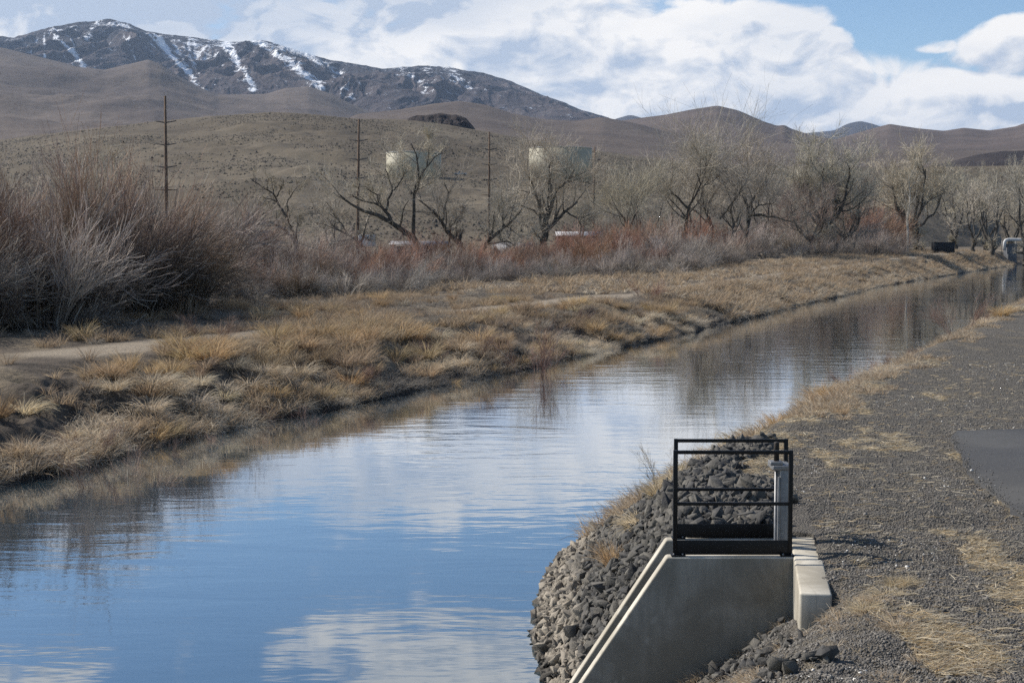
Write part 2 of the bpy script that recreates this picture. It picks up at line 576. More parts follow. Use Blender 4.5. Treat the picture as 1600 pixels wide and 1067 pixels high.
def ground_z(x, y, noise=True):
    x = np.asarray(x, float); y = np.asarray(y, float)
    wob = (fbm(y * .45, x * .1, 3, 5) - .5) * 1.3 + (fbm(x * 1.1, y * 1.1, 3, 6) - .5) * .9
    uL = (xl(y) - x) * .93 + wob * np.clip((y - 20) / 20, .3, 1)
    uR = (x - xr(y)) * .93
    zl = np.interp(uL, [-9, -4, -.6, 0, .3, .8, 1.4, 2.6, 4.0, 5.2, 6.2, 9, 13, 19, 40, 200, 600],
                   [-1.6, -1.3, -.4, 0, .16, .46, .75, 1.15, 1.55, 1.78, 1.8, 1.8, 1.95, 2.05, 2.2, 2.5, 3.0])
    if noise:
        a = sstep(.2, 1.6, uL)
        lump = (1 - .6 * sstep(5.5, 7, uL)) * (fbm(x * .55, y * .55, 4, 21) - .5) * .95 + (fbm(x * 1.9, y * 1.9, 4, 31) - .5) * .42
        lump = lump * (1 - .75 * sstep(3.2, 4.8, uL))
        trk = sstep(4.9, 5.9, uL) * (1 - sstep(8.2, 9.4, uL))
        zl = zl + a * lump * (1 - .85 * trk) * np.clip(1 - uL / 90, .25, 1)
    zl = zl + sstep(120, 320, y) * 1.7 * sstep(1.5, 7, uL)
    uc = np.interp(y, [15.0, 16.5, 18, 20, 22, 24, 30, 200], [1.32, 1.42, 1.65, 2.0, 2.6, 3.1, 3.2, 3.2])
    q = uR / uc
    zr = np.where(uR < 0, np.maximum(uR * .42, -1.4), np.interp(q, [0, .9, 1.0, 1.15, 3, 30], [0, 1.84, 1.96, 2.03, 2.07, 2.1]))
    if noise:
        zr = zr + (fbm(x * 1.1, y * 1.1, 4, 41) - .5) * (.16 * (1 - sstep(3.2, 6, uR)) + .035) * sstep(.1, .8, uR)
    zf = 1.37 + .645 * (x - 2.85) + .30 * (WALL_F - y)
    zf = np.where(zf > 1.9, 1.9 + .17 * (1 - np.exp(-(zf - 1.9) / .17)), zf)
    zf = zf + ((fbm(x * 2.2, y * 2.2, 3, 51) - .5) * .12 if noise else 0)
    zf = np.maximum(zf, -1.3)
    hx = 2.75 + .16 * (y - 13.5) + .22                              # middle of the headwall
    beside = sstep(hx - .05, hx + .1, x)                             # land side of the headwall keeps its level
    chan = np.where(y < (WALL_F + .12), zf, np.where(y > WALL_B - .1, zr, -.7))
    front_top = np.where(y < WALL_F + .12, zf, zr)
    zr2 = np.where(x > hx, np.where(y > 14.0, zr, zf * (1 - sstep(12.3, 13.3, y)) + zr * sstep(12.3, 13.3, y)), chan)
    mid = (xl(y) + xr(y)) / 2
    return np.where(x < mid, zl, zr2)


def ground_masks(x, y):
    uL = (xl(y) - x) * .93
    uR = (x - xr(y)) * .93
    right = (x > (xl(y) + xr(y)) / 2).astype(float)
    trk = sstep(4.9, 5.9, uL) * (1 - sstep(8.0, 9.2, uL)) * sstep(.36, .5, fbm(x * .15, y * .1, 3, 61) + .22 * (1 - sstep(44, 70, y)))
    wet = np.where(right > 0, 1 - sstep(.1, .5, uR), 1 - sstep(.3, .9, uL + (fbm(x, y, 2, 8) - .5) * 1.2))
    st = fbm(x * .6, y * .35, 4, 71)
    straw_r = sstep(.50, .64, fbm(x * 1.5, y * .55, 5, 75) + .13 * (1 - sstep(2.6, 4.4, uR)) * sstep(15, 20, y) + .05 * (1 - sstep(12, 14.5, y)) - .05 - .14 * sstep(4.6, 6.5, uR) * sstep(13, 16, y))
    straw = np.where(right > 0, straw_r, sstep(.42, .6, st))
    return np.stack([right, trk, wet, straw], -1)


def ground_material():
    m, n = material('ground')
    a = n.n('ShaderNodeAttribute', attribute_name='Col')
    sc = n.n('ShaderNodeSeparateColor', {0: a.outputs['Color']})
    right, trk, wet, straw = sc.outputs[0], sc.outputs[1], sc.outputs[2], a.outputs['Alpha']
    p = pos(n)
    soil = n.mix(n.remap(n.noise(p, .9, 6, .65), .35, .65, smooth=True), (.052, .043, .034), (.115, .092, .07))
    soil = n.mix(n.math('MULTIPLY', straw, n.remap(n.noise(p, 7, 5, .7), .35, .6, .2, .8)), soil, (.24, .19, .125))
    soil = n.mix(trk, soil, n.mix(n.noise(p, 1.3, 6, .7), (.22, .18, .135), (.32, .27, .205)))
    v = n.n('ShaderNodeTexVoronoi', {'Vector': p, 'Scale': 42.0, 'Detail': 1.0})
    g = n.mix(n.n('ShaderNodeSeparateColor', {0: v.outputs['Color']}).outputs[0], (.098, .089, .078), (.17, .155, .135))
    g = n.mix(n.remap(n.noise(p, .7, 6, .65), .42, .62, 0, .6, True), g, (.155, .14, .118))
    g = n.mix(n.math('MULTIPLY', straw, n.remap(n.noise(p, 16, 5, .75), .42, .6, .0, .75)), g, (.28, .225, .145))
    c = n.mix(right, soil, g)
    c = n.mix(n.math('MULTIPLY', wet, .85), c, (.045, .037, .029))
    h = n.math('ADD', n.math('MULTIPLY', n.noise(p, 5, 8, .7), 1.0), n.math('MULTIPLY', v.outputs['Distance'], n.math('MULTIPLY', right, -.5)))
    finish(n, c, .95, h, .85, .13, .2)
    return m


M['ground'] = ground_material()


def polar_grid(azs, ds):
    A, D = np.meshgrid(azs, ds)
    idx = np.arange(A.size).reshape(A.shape)
    F = np.stack([idx[:-1, :-1], idx[:-1, 1:], idx[1:, 1:], idx[1:, :-1]], -1).reshape(-1, 4)
    return np.tan(A) * D, D, F


azs = np.radians(np.concatenate([np.linspace(-52, -23, 90, endpoint=False), np.linspace(-23, 23, 620), np.linspace(23.3, 52, 90)]))
ds = np.concatenate([np.linspace(3, 10.5, 30, endpoint=False), np.exp(np.linspace(np.log(10.5), np.log(60), 430, endpoint=False)),
                     np.exp(np.linspace(np.log(60), np.log(960), 290))])
gx, gy, gF = polar_grid(azs, ds)
gz = ground_z(gx, gy)
# valley floor lifts gently into the first hill
gV = np.stack([gx.ravel(), gy.ravel(), gz.ravel()], 1)
ground = obj('ground', mesh_np('ground', gV, [gF], M['ground'], ground_masks(gx.ravel(), gy.ravel()), smooth=True))
tag(ground, kind='structure')

# ------------------------------------------------------------------ water
def water_material():
    m, n = material('canal_water')
    p = pos(n)
    w1 = n.noise(n.vmath('MULTIPLY', p, (.42, 1.25, 1)), 1.0, 3, .5, .4)
    w2 = n.noise(n.vmath('MULTIPLY', p, (1.7, 5.0, 1)), 1.0, 2, .5, .3)
    calm = n.remap(n.noise(n.vmath('MULTIPLY', p, (.09, .05, 1)), 1.0, 3, .5), .36, .62, .25, 1.0, True)
    h = n.math('MULTIPLY', n.math('ADD', w1, n.math('MULTIPLY', w2, .16)), calm)
    bump = n.n('ShaderNodeBump', {'Height': h, 'Strength': 1.0, 'Distance': .012}).outputs[0]
    deep = n.n('ShaderNodeBsdfDiffuse', {'Color': (.014, .036, .050, 1), 'Normal': bump})
    gl = n.n('ShaderNodeBsdfGlossy', {'Color': (.93, .95, .97, 1), 'Roughness': .035, 'Normal': bump})
    fr = n.n('ShaderNodeFresnel', {'IOR': 1.5, 'Normal': bump}).outputs[0]
    f = n.remap(fr, 0.04, .62, .24, .98)
    mx = n.n('ShaderNodeMixShader', {0: f, 1: deep.outputs[0], 2: gl.outputs[0]})
    n.n('ShaderNodeOutputMaterial', {0: mx.outputs[0]})
    return m


M['water'] = water_material()
wy = np.concatenate([np.linspace(-40, 60, 60), np.linspace(64, 600, 60)])
wx0, wx1 = xl(wy) - 2.5, xr(wy) + 2.5
wV = np.concatenate([np.stack([wx0, wy, 0 * wy], 1), np.stack([wx1, wy, 0 * wy], 1)])
nw = len(wy)
wF = np.array([[i, nw + i, nw + i + 1, i + 1] for i in range(nw - 1)])
tag(obj('canal_water', mesh_np('canal_water', wV, [wF], M['water'])), kind='structure')

# asphalt pad at the right edge
pad = [on_z(*q, 2.12)[:2] for q in [(1486, 684), (1512, 735), (1560, 778), (1605, 812)]]
pad_poly = []
for a, b in zip(pad[:-1], pad[1:]):
    for t in np.linspace(0, 1, 9, endpoint=False):
        q = a + (b - a) * t
        pad_poly.append(q + rng.normal(size=2) * .022)
pad_poly += [np.array((5.6, 9.0)), np.array((20, 9.0)), on_z(2400, 668, 2.12)[:2], on_z(1700, 668, 2.12)[:2], on_z(1496, 674, 2.12)[:2]]
b = MB(); b.prism([tuple(q) for q in pad_poly], 1.9, 2.135)
tag(b.build('asphalt_pavement', M['asphalt']), kind='structure')

# ------------------------------------------------------------------ hills and mountains
def hill(name, mat, crest, Dc, Df, zf, depth=1.0, cols=420, rows=150, amp=.05, feat=8.0, seed=0, ridged=0.0, pw=1.0, masks=None, front=110, jag=0.8):
    px = np.linspace(crest[0][0], crest[-1][0], cols)
    cy = np.interp(px, [c[0] for c in crest], [c[1] for c in crest])
    k = np.array([.25, .5, .25])
    for _ in range(2):
        cy = np.concatenate(([cy[0]], np.convolve(cy, k, 'valid'), [cy[-1]]))
    zc = CAMZ + (HORIZON - cy) / FPX * Dc
    Df_ = np.interp(px, Df[0], Df[1])[None] if isinstance(Df, tuple) else Df
    t = np.concatenate([np.linspace(0, 1, front), 1 + np.linspace(0, 1, rows - front + 1)[1:]])
    T, Z = np.meshgrid(t, zc, indexing='ij')
    PX = np.broadcast_to(px, T.shape)
    Dd = np.where(T <= 1, Df_ + (Dc - Df_) * T, Dc + (T - 1) * depth * (Dc - Df_))
    X = (PX - 800) / FPX * Dd
    kk = np.ones(2 * (cols // 14) + 1); kk /= kk.sum()
    zs = np.convolve(np.pad(zc, cols // 14, mode='edge'), kk, 'valid')
    wT = np.clip(T, 0, 1) ** 1.7
    Z = zs[None] * (1 - wT) + zc[None] * wT
    prof = np.where(T <= 1, np.clip(T, 0, 1) ** pw, 1 - .8 * sstep(0, 1, T - 1))
    Zz = zf + (Z - zf) * prof
    H = np.maximum(Z - zf, 0)
    s = feat / Dc
    e = sstep(0, .25, T) * (1 - .85 * sstep(.80, 1.0, T) * (T <= 1.0)) * np.where(T > 1, .15, 1)
    Zz = Zz + H * amp * e * (fbm(X * s, Dd * s, 5, seed) - .5) * 2
    rid = np.zeros_like(Zz)
    if ridged:
        wx = X + (fbm(X * s * .8, Dd * s * .8, 3, seed + 3) - .5) * 1.1 / s
        for o, (fx, fy, a) in enumerate(((1.0, .30, 1.0), (2.3, .6, .55), (5.1, 1.3, .27), (11, 3.5, .13), (23, 9., .06))):
            rid = rid + a * (1 - np.abs(2 * vnoise(wx * s * fx, Dd * s * fy, seed + 20 + o) - 1))
        rid = rid / 2.01
        Zz = Zz + H * ridged * (rid - .55) * e
    lim = CAMZ + (HORIZON - cy - 1.2 + jag * 2 * (fbm(px * .11, px * 0, 4, seed + 9) - .5)) / FPX * Dd - H * .03 * (1 - T)
    Zz = np.where(T < 1.0, np.minimum(Zz, lim), Zz)
    V = np.stack([X.ravel(), Dd.ravel(), Zz.ravel()], 1)
    idx = np.arange(T.size).reshape(T.shape)
    F = np.stack([idx[:-1, :-1], idx[:-1, 1:], idx[1:, 1:], idx[1:, :-1]], -1).reshape(-1, 4)
    cols_ = None
    if masks:
        cols_ = masks(PX, T, rid, X, Dd, H, Zz)
    o = obj(name, mesh_np(name, V, [F], M[mat], cols_, smooth=True))
    tag(o, kind='structure')
    return X, Dd, Zz


NEAR_CREST = [(-700, 300), (-350, 262), (-100, 232), (0, 222), (100, 209), (200, 198), (260, 190), (330, 184), (430, 178), (500, 182),
              (560, 187), (640, 190), (700, 198), (760, 208), (840, 222), (900, 233), (1000, 246), (1100, 258), (1300, 262),
              (1500, 262), (1700, 258), (2100, 250), (2400, 245)]
FOOT = ((-700, 950, 1250, 1560, 2400), (270, 270, 420, 740, 760))
hX, hY, hZ = hill('sagebrush_hill', 'near_hill', NEAR_CREST, 900, FOOT, 2.4, .8, 700, 200, .05, 26, 3, .03, 1.15, front=150)


def hill_at(px, Y):
    """ground level of the first hill under picture column px at distance Y"""
    cy = np.interp(px, [c[0] for c in NEAR_CREST], [c[1] for c in NEAR_CREST])
    zc = CAMZ + (HORIZON - cy) / FPX * 900
    ft = np.interp(px, *FOOT)
    t = np.clip((np.asarray(Y, float) - ft) / (900 - ft), 0, 1)
    return 2.4 + (zc - 2.4) * t ** 1.15


hill('rock_outcrop', 'darkrock', [(622, 196), (645, 185), (662, 182), (690, 180), (712, 182), (728, 187), (738, 197), (745, 206)],
     960, 900, 70, 1, 90, 60, .25, 160, 9, .2, front=40)
hill('dark_mesa', 'darkrock', [(1420, 268), (1480, 254), (1520, 243), (1560, 238), (1640, 237), (1800, 236), (2100, 236)],
     1300, 1000, 45, 1, 120, 60, .1, 30, 13, .1, front=40)
hill('foothills', 'foothill', [(520, 200), (560, 181), (620, 175), (680, 165), (720, 161), (760, 167), (800, 180), (850, 189), (900, 191),
                               (940, 185), (1000, 196), (1040, 207), (1100, 216), (1200, 224), (1350, 232), (1600, 232), (2200, 230)],
     2400, 950, 40, 1, 420, 150, .06, 7, 17, .03)
hill('brown_hills', 'redhill', [(860, 225), (920, 200), (980, 190), (1040, 182), (1080, 174), (1118, 168), (1150, 175), (1190, 192), (1212, 199),
                                (1222, 197), (1232, 203), (1260, 212), (1300, 220), (1340, 208), (1385, 196), (1430, 203), (1470, 207),
                                (1500, 202), (1540, 206), (1580, 200), (1600, 193), (1640, 180), (1720, 165), (1900, 150), (2200, 150)],
     3400, 1500, 60, 1, 520, 160, .06, 8, 23, .03)


def snow_mask(PX, T, rid, X, D, H, Z):
    """snow lies in gullies and on the high benches where the photograph shows it"""
    base = np.zeros_like(T)
    PY = HORIZON - (Z - CAMZ) / D * FPX
    wob = (fbm(X * .004, D * .002, 3, 92) - .5) * 22
    for pts, w, k in [([(74, 58), (75, 92)], 4, .8), ([(95, 50), (114, 80), (135, 108)], 9, 1.15), ([(118, 46), (130, 76)], 5, .9),
                      ([(162, 41), (150, 64)], 9, .9), ([(168, 39), (205, 46)], 9, 1.1), ([(198, 48), (216, 100)], 5, .55), ([(236, 55), (262, 80)], 6, .7),
                      ([(248, 57), (285, 100), (330, 152)], 8, 1.2), ([(270, 60), (300, 104)], 6, .7), ([(297, 64), (316, 118)], 5, .8), ([(350, 66), (376, 95), (396, 142)], 9, 1.15),
                      ([(402, 67), (450, 95), (502, 140)], 12, 1.15), ([(425, 72), (480, 89), (530, 118)], 10, .95), ([(470, 100), (490, 130)], 14, .55),
                      ([(515, 104), (548, 148)], 13, .6), ([(625, 110), (662, 134)], 12, .6), ([(660, 108), (690, 125)], 8, .6), ([(695, 108), (738, 138)], 12, .75), ([(20, 65), (60, 72)], 6, .7)]:
        for (xa, ya), (xb, yb) in zip(pts[:-1], pts[1:]):
            s = np.clip(((PX - xa) * (xb - xa) + (PY - ya) * (yb - ya)) / ((xb - xa) ** 2 + (yb - ya) ** 2), 0, 1)
            dd = np.hypot(PX + wob - xa - s * (xb - xa), PY - ya - s * (yb - ya))
            base = np.maximum(base, k * np.exp(-(dd / (w * .68)) ** 2) * (T <= 1.0))
    scat = .42 * sstep(.45, .95, T) * sstep(20, 80, PX) * (1 - sstep(560, 800, PX)) * (T <= 1.0)
    sn = np.maximum(base * (1.15 - .65 * rid), scat * (1.5 - 1.8 * rid))
    rk = sstep(.42, .6, T) * sstep(.38, .54, fbm(X * .0022, D * .0012, 4, 88) + .25 * (rid - .5))
    return np.stack([sn.ravel(), rk.ravel(), 0 * rk.ravel()], 1)


hill('snowy_mountain', 'mountain', [(-900, 120), (-500, 98), (-200, 78), (0, 64), (30, 65), (60, 58), (90, 50), (130, 44), (180, 39), (210, 45), (235, 55),
                                    (270, 60), (300, 62), (360, 66), (410, 67), (440, 76), (480, 88), (520, 100), (560, 104), (600, 112),
                                    (640, 110), (690, 107), (720, 112), (770, 122), (800, 130), (850, 152), (880, 162), (910, 175),
                                    (940, 184), (1000, 205), (1060, 225)],
     6500, 4000, 300, .6, 1500, 420, .04, 20, 37, .34, .85, masks=snow_mask, front=300, jag=4.0)
hill('lower_ridges', 'foothill', [(-900, 135), (-500, 115), (-200, 95), (0, 76), (30, 82), (60, 90), (90, 97), (130, 107), (170, 111), (200, 104), (238, 96),
                                  (256, 103), (285, 122), (315, 139), (345, 151), (380, 151), (420, 150), (450, 141), (485, 139), (520, 150),
                                  (560, 170), (600, 186), (660, 200)],
     4100, 1300, 60, .8, 800, 220, .09, 9, 47, .06, 1.1, front=150)
hill('far_peaks', 'darkrock', [(900, 215), (940, 195), (965, 187), (983, 182), (1000, 186), (1040, 205), (1200, 215), (1300, 206), (1320, 195), (1340, 191), (1360, 196),
                               (1400, 210), (1500, 215)], 9500, 7500, 500, 1, 160, 60, .03, 30, 57, .05, front=40)

# sagebrush dots on the first hill: one mass of small clumps
def sagebrush():
    n = 110000
    px = rng.uniform(-250, 1850, n)
    Y = 275 + 620 * rng.uniform(0, 1, n) ** .8
    keep = (Y > np.interp(px, *FOOT) + 8) & (fbm((px - 800) / FPX * Y * .02, Y * .02, 4, 91) > .36 + .2 * rng.uniform(0, 1, n))
    px, Y = px[keep], Y[keep]
    n = len(px)
    # exact surface height from the hill's own grid
    cols_n = hX.shape[1]
    pxs = np.linspace(NEAR_CREST[0][0], NEAR_CREST[-1][0], cols_n)
    ci = np.clip(((px - pxs[0]) / (pxs[1] - pxs[0])), 0, cols_n - 2)
    c0 = ci.astype(int); fc = ci - c0
    ft = np.interp(px, *FOOT)
    rt = np.clip((Y - ft) / (900 - ft), 0, .999) * 149
    r0 = rt.astype(int); fr = rt - r0
    z = (hZ[r0, c0] * (1 - fc) + hZ[r0, c0 + 1] * fc) * (1 - fr) + (hZ[r0 + 1, c0] * (1 - fc) + hZ[r0 + 1, c0 + 1] * fc) * fr
    X = (px - 800) / FPX * Y
    base = np.array([(1, 0, .15), (.3, .95, .1), (-.8, .6, .2), (-.8, -.6, .1), (.3, -.95, .2), (.1, .1, .9), (.45, -.3, .75), (-.4, .2, .7)], float)
    F0 = np.array([(0, 1, 5), (1, 2, 5), (2, 7, 5), (2, 3, 7), (3, 4, 7), (4, 6, 7), (7, 6, 5), (4, 0, 6), (0, 5, 6)])
    s = rng.uniform(.22, .55, n) * np.where(rng.uniform(0, 1, n) < .04, 1.7, 1)
    a = rng.uniform(0, 6.28, n)
    jit = 1 + rng.normal(size=(n, 8, 3)) * .25
    B = base[None] * jit * s[:, None, None]
    x = B[..., 0] * np.cos(a)[:, None] - B[..., 1] * np.sin(a)[:, None]
    y = B[..., 0] * np.sin(a)[:, None] + B[..., 1] * np.cos(a)[:, None]
    V = np.stack([x + X[:, None], y + Y[:, None], B[..., 2] + z[:, None] - .1], -1).reshape(-1, 3)
    F = (F0[None] + 8 * np.arange(n)[:, None, None]).reshape(-1, 3)
    g = np.repeat(rng.uniform(.7, 1.3, n), 8)[:, None]
    tint = np.where(rng.uniform(0, 1, (n, 1)) < .5, np.array([[.075, .066, .048]]), np.array([[.062, .052, .042]]))
    c = np.repeat(tint, 8, 0) * g
    o = obj('sagebrush', mesh_np('sagebrush', V, [F], M['shrub'], c))
    tag(o, kind='stuff', label='low sagebrush scattered over the brown hill', cat='sagebrush')


sagebrush()

# ------------------------------------------------------------------ concrete turnout, railings, slide gate
def wall_poly(xt, slope, xr_, top=2.0, low=-1.2):
    return [(xr_, low), (xr_, top), (xt, top), (xt - (top + .9) / slope, -.9), (xt - (top + .9) / slope, low)]


turnout = empty('concrete_turnout', (2.2, 14.7, 2.0), 'grey concrete canal turnout with two sloping wing walls and a short headwall', 'turnout')


def child(mb_or_obj, parent):
    mb_or_obj.parent = parent
    mb_or_obj.matrix_parent_inverse = parent.matrix_basis.inverted()
    return mb_or_obj


def sunlit_tops(o):
    """upward faces take the paler concrete, sunlight put into its colour"""
    o.data.materials.append(M['concrete_lit_top'])
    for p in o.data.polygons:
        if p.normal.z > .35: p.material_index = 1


def beveled_wall(name, xt, slope, xr_, y0, y1):
    bm = bmesh.new()
    pl = wall_poly(xt, slope, xr_)
    n = len(pl)
    vs = [bm.verts.new((p[0], y, p[1])) for y in (y0, y1) for p in pl]
    bm.faces.new(vs[:n]); bm.faces.new(vs[n:])
    for i in range(n):
        bm.faces.new((vs[i], vs[(i + 1) % n], vs[n + (i + 1) % n], vs[n + i]))
    bmesh.ops.recalc_face_normals(bm, faces=bm.faces)
    m = MB(); m.bm(bm, .018)
    o = child(m.build(name, M['concrete_stain_shade']), turnout)
    sunlit_tops(o)
    return o


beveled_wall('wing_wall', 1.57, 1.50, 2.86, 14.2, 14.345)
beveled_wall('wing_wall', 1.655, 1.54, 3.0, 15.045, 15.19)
hd = np.array((.16, 1.0)) / math.hypot(.16, 1)
hn = np.array((hd[1], -hd[0]))
ha = np.array((2.60, 12.66))
hb = ha + hd * 3.85
m = MB()
bm = bmesh.new()
pl = [ha, ha + hn * .285, hb + hn * .285, hb]
vs = [bm.verts.new((p[0], p[1], z)) for z in (-1.2, 2.012) for p in pl]
bm.faces.new(vs[:4]); bm.faces.new(vs[4:])
for i in range(4):
    bm.faces.new((vs[i], vs[(i + 1) % 4], vs[4 + (i + 1) % 4], vs[4 + i]))
bmesh.ops.recalc_face_normals(bm, faces=bm.faces)
m.bm(bm, .02)
sunlit_tops(child(m.build('headwall', M['concrete']), turnout))
m = MB(); m.box((1.6, 14.7, -.75), (2.6, .66, .2))
child(m.build('floor_slab', M['concrete']), turnout)


def railing(x0, x1, y, label):
    t = empty('guard_railing', ((x0 + x1) / 2, y, 2.0), label, 'railing', 'black guard railings on the turnout')
    w = .042
    for x in (x0 + w / 2, x1 - w / 2):
        p = MB(); p.box((x, y, 2.003 + 1.073 / 2), (w, w, 1.073), .003)
        po = child(p.build('post', M['black_steel']), t)
        q = MB(); q.box((x + (.03 if x < x1 - .3 else -.03), y, 2.007), (.14, .12, .012), .002)
        bo = MB()
        for sx in (-.045, .045):
            bo.tube([(x + (.03 if x < x1 - .3 else -.03) + sx, y - .045, 2.012), (x + (.03 if x < x1 - .3 else -.03) + sx, y - .045, 2.03)], .009, 6)
        bp = child(q.build('base_plate', M['black_steel']), t)
        bob = bo.build('bolt', M['galv'], bp)
    for nm, z, h in (('top_rail', 3.056, .036), ('mid_rail', 2.53, .032)):
        p = MB(); p.box(((x0 + x1) / 2, y, z), (x1 - x0 - (2 * w if nm == 'mid_rail' else 2 * w), .036, h), .003)
        child(p.build(nm, M['black_steel']), t)
    p = MB(); p.box(((x0 + x1) / 2, y - .012, 2.085), (x1 - x0 - 2 * w, .008, .148), .001)
    child(p.build('kick_plate', M['black_steel']), t)
    return t


railing(1.632, 2.842, 14.27, 'black steel guard railing standing on the nearer wing wall')
railing(1.735, 2.955, 15.12, 'black steel guard railing on the farther wing wall')
g = empty('slide_gate', (2.82, 14.72, 2.0), 'grey steel slide gate frame with black stem cover between the two railings', 'slide gate')
m = MB()
m.box((2.83, 14.62, 1.86), (.10, .05, 1.92), .004)
m.box((2.83, 14.86, 1.86), (.10, .05, 1.92), .004)
m.box((2.765, 14.595, 1.85), (.022, .03, 1.80), .003)
child(m.build('frame', M['galv']), g)
m = MB()
m.box((2.80, 14.74, 2.845), (.20, .32, .045), .006)
m.box((2.745, 14.70, 2.885), (.13, .16, .035), .006)
child(m.build('yoke', M['galv']), g)
m = MB(); m.tube([(2.755, 14.70, .9), (2.755, 14.70, 2.9)], .018, 10)
child(m.build('stem', M['galv'], smooth=True), g)
m = MB(); m.tube([(2.755, 14.70, 2.905), (2.755, 14.70, 3.09), (2.755, 14.70, 3.10)], (.028, .028, .024), 14)
child(m.build('stem_cover', M['dark_rubber'], smooth=True), g)
m = MB(); m.box((2.80, 14.74, 1.0), (.02, .19, 1.0), .003)
child(m.build('gate_leaf', M['galv']), g)

# ------------------------------------------------------------------ riprap
def rock_variant(k):
    rg = np.random.default_rng(100 + k)
    bm = bmesh.new()
    sc = np.array((1.0, rg.uniform(.65, .95), rg.uniform(.45, .75)))
    for p in norm(rg.normal(size=(9, 3))) * rg.uniform(.75, 1.2, (9, 1)):
        bm.verts.new(p * sc)
    r_ = bmesh.ops.convex_hull(bm, input=list(bm.verts))
    bmesh.ops.delete(bm, geom=[v for v in bm.verts if not v.link_faces], context='VERTS')
    bmesh.ops.bevel(bm, geom=list(bm.edges), offset=.014, segments=1, affect='EDGES')
    bmesh.ops.triangulate(bm, faces=list(bm.faces))
    for i, v in enumerate(bm.verts): v.index = i
    V = np.array([v.co[:] for v in bm.verts]); F = np.array([[v.index for v in f.verts] for f in bm.faces])
    bm.free()
    return V, F


ROCKS = [rock_variant(k) for k in range(12)]
ROCK_ME = [mesh_np('riprap_rock', V, [F], M['rock'], np.full((len(V), 3), k / 12.0)) for k, (V, F) in enumerate(ROCKS)]


def rot_random(n, rg, tilt=.6):
    a = rg.uniform(0, 6.283, n); b_ = rg.normal(0, tilt, n); c = rg.normal(0, tilt, n)
    return np.stack([b_, c, a], 1)


def euler_m(e):
    cx, sx, cy, sy, cz, sz = np.cos(e[:, 0]), np.sin(e[:, 0]), np.cos(e[:, 1]), np.sin(e[:, 1]), np.cos(e[:, 2]), np.sin(e[:, 2])
    z = np.zeros_like(cx); o = np.ones_like(cx)
    Rx = np.stack([np.stack([o, z, z], -1), np.stack([z, cx, -sx], -1), np.stack([z, sx, cx], -1)], -2)
    Ry = np.stack([np.stack([cy, z, sy], -1), np.stack([z, o, z], -1), np.stack([-sy, z, cy], -1)], -2)
    Rz = np.stack([np.stack([cz, -sz, z], -1), np.stack([sz, cz, z], -1), np.stack([z, z, o], -1)], -2)
    return Rz @ Ry @ Rx


def riprap():
    rg = np.random.default_rng(5)
    n = 12000
    Y = rg.uniform(15.3, 24.3, n)
    u = rg.uniform(-.08, 4.0, n)
    X = xr(Y) + u / .93
    s = rg.gamma(4.0, .0128, n) + .018
    hx = 2.75 + .16 * (Y - 13.5) + .2
    edge = 23.3 - .15 * u + (fbm(u * 1.3, Y * 1.3, 3, 3) - .5) * 2.0
    ok = (Y < edge) & ((X < hx - .25) | (Y > 16.75)) & (u < np.interp(Y, [15, 16.5, 18, 20, 22, 24], [2.9, 2.8, 2.7, 2.7, 2.9, 3.2]) + (fbm(Y * 1.2, u, 2, 4) - .5))
    n2 = 1100                                                  # lower slope in front of the wall
    X2 = rg.uniform(1.1, 3.5, n2); Y2 = rg.uniform(10.2, 14.0, n2)
    ok2 = (fbm(X2 * 1.1, Y2 * 1.1, 3, 15) > .47) & (X2 < 2.78 + .16 * (Y2 - 13.5) + .25 - .1) & (X2 - .14 * Y2 > -.25)
    ok2 &= ~((Y2 > 12.45) & (X2 > 2.5 + .16 * (Y2 - 12.66)))
    s2 = rg.gamma(3, .0125, n2) + .012
    X = np.concatenate([X[ok], X2[ok2]]); Y = np.concatenate([Y[ok], Y2[ok2]]); s = np.concatenate([s[ok], s2[ok2]])
    front = np.concatenate([np.zeros(ok.sum(), bool), np.ones(ok2.sum(), bool)])
    n = len(X)
    Z = ground_z(X, Y) + s * rg.uniform(.05, .55, n)
    E = rot_random(n, rg, .8)
    var = rg.integers(0, len(ROCKS), n)
    rank = np.argsort(-(s / np.hypot(X, Y)) * np.where(Z > -.02, 1, 0))
    single = rank[:300]
    for i in single:
        o = bpy.data.objects.new('riprap_rock', ROCK_ME[var[i]])
        col.objects.link(o)
        o.location = (X[i], Y[i], Z[i]); o.rotation_euler = E[i]; o.scale = (s[i],) * 3
        if front[i]:
            tag(o, "dark angular rock on the slope in front of the near wing wall", 'rock', 'loose rocks below the headwall')
        elif Z[i] < .5:
            tag(o, "pale silt-coated riprap rock close to the water's edge", 'rock', 'pale riprap at the waterline')
        else:
            tag(o, "dark basalt riprap rock on the bank behind the far wing wall", 'rock', 'dark riprap on the canal bank')
    rest = np.setdiff1d(np.arange(n), single)
    parts, cols_ = [], []
    for k in range(len(ROCKS)):
        ii = rest[var[rest] == k]
        if not len(ii): continue
        V, F = ROCKS[k]
        Rm = euler_m(E[ii])
        W = np.einsum('nij,vj->nvi', Rm, V) * s[ii][:, None, None] + np.stack([X[ii], Y[ii], Z[ii]], 1)[:, None]
        parts.append((W.reshape(-1, 3), (F[None] + len(V) * np.arange(len(ii))[:, None, None]).reshape(-1, 3)))
        cols_.append(np.repeat(rg.uniform(0, 1, (len(ii), 1)), len(V), 0).repeat(3, 1))
    V, F = cat_m(parts)
    o = obj('riprap', mesh_np('riprap', V, [F], M['rock'], np.concatenate(cols_)))
    tag(o, 'bed of smaller dark riprap rocks covering the near canal bank', 'riprap', kind='stuff')


riprap()


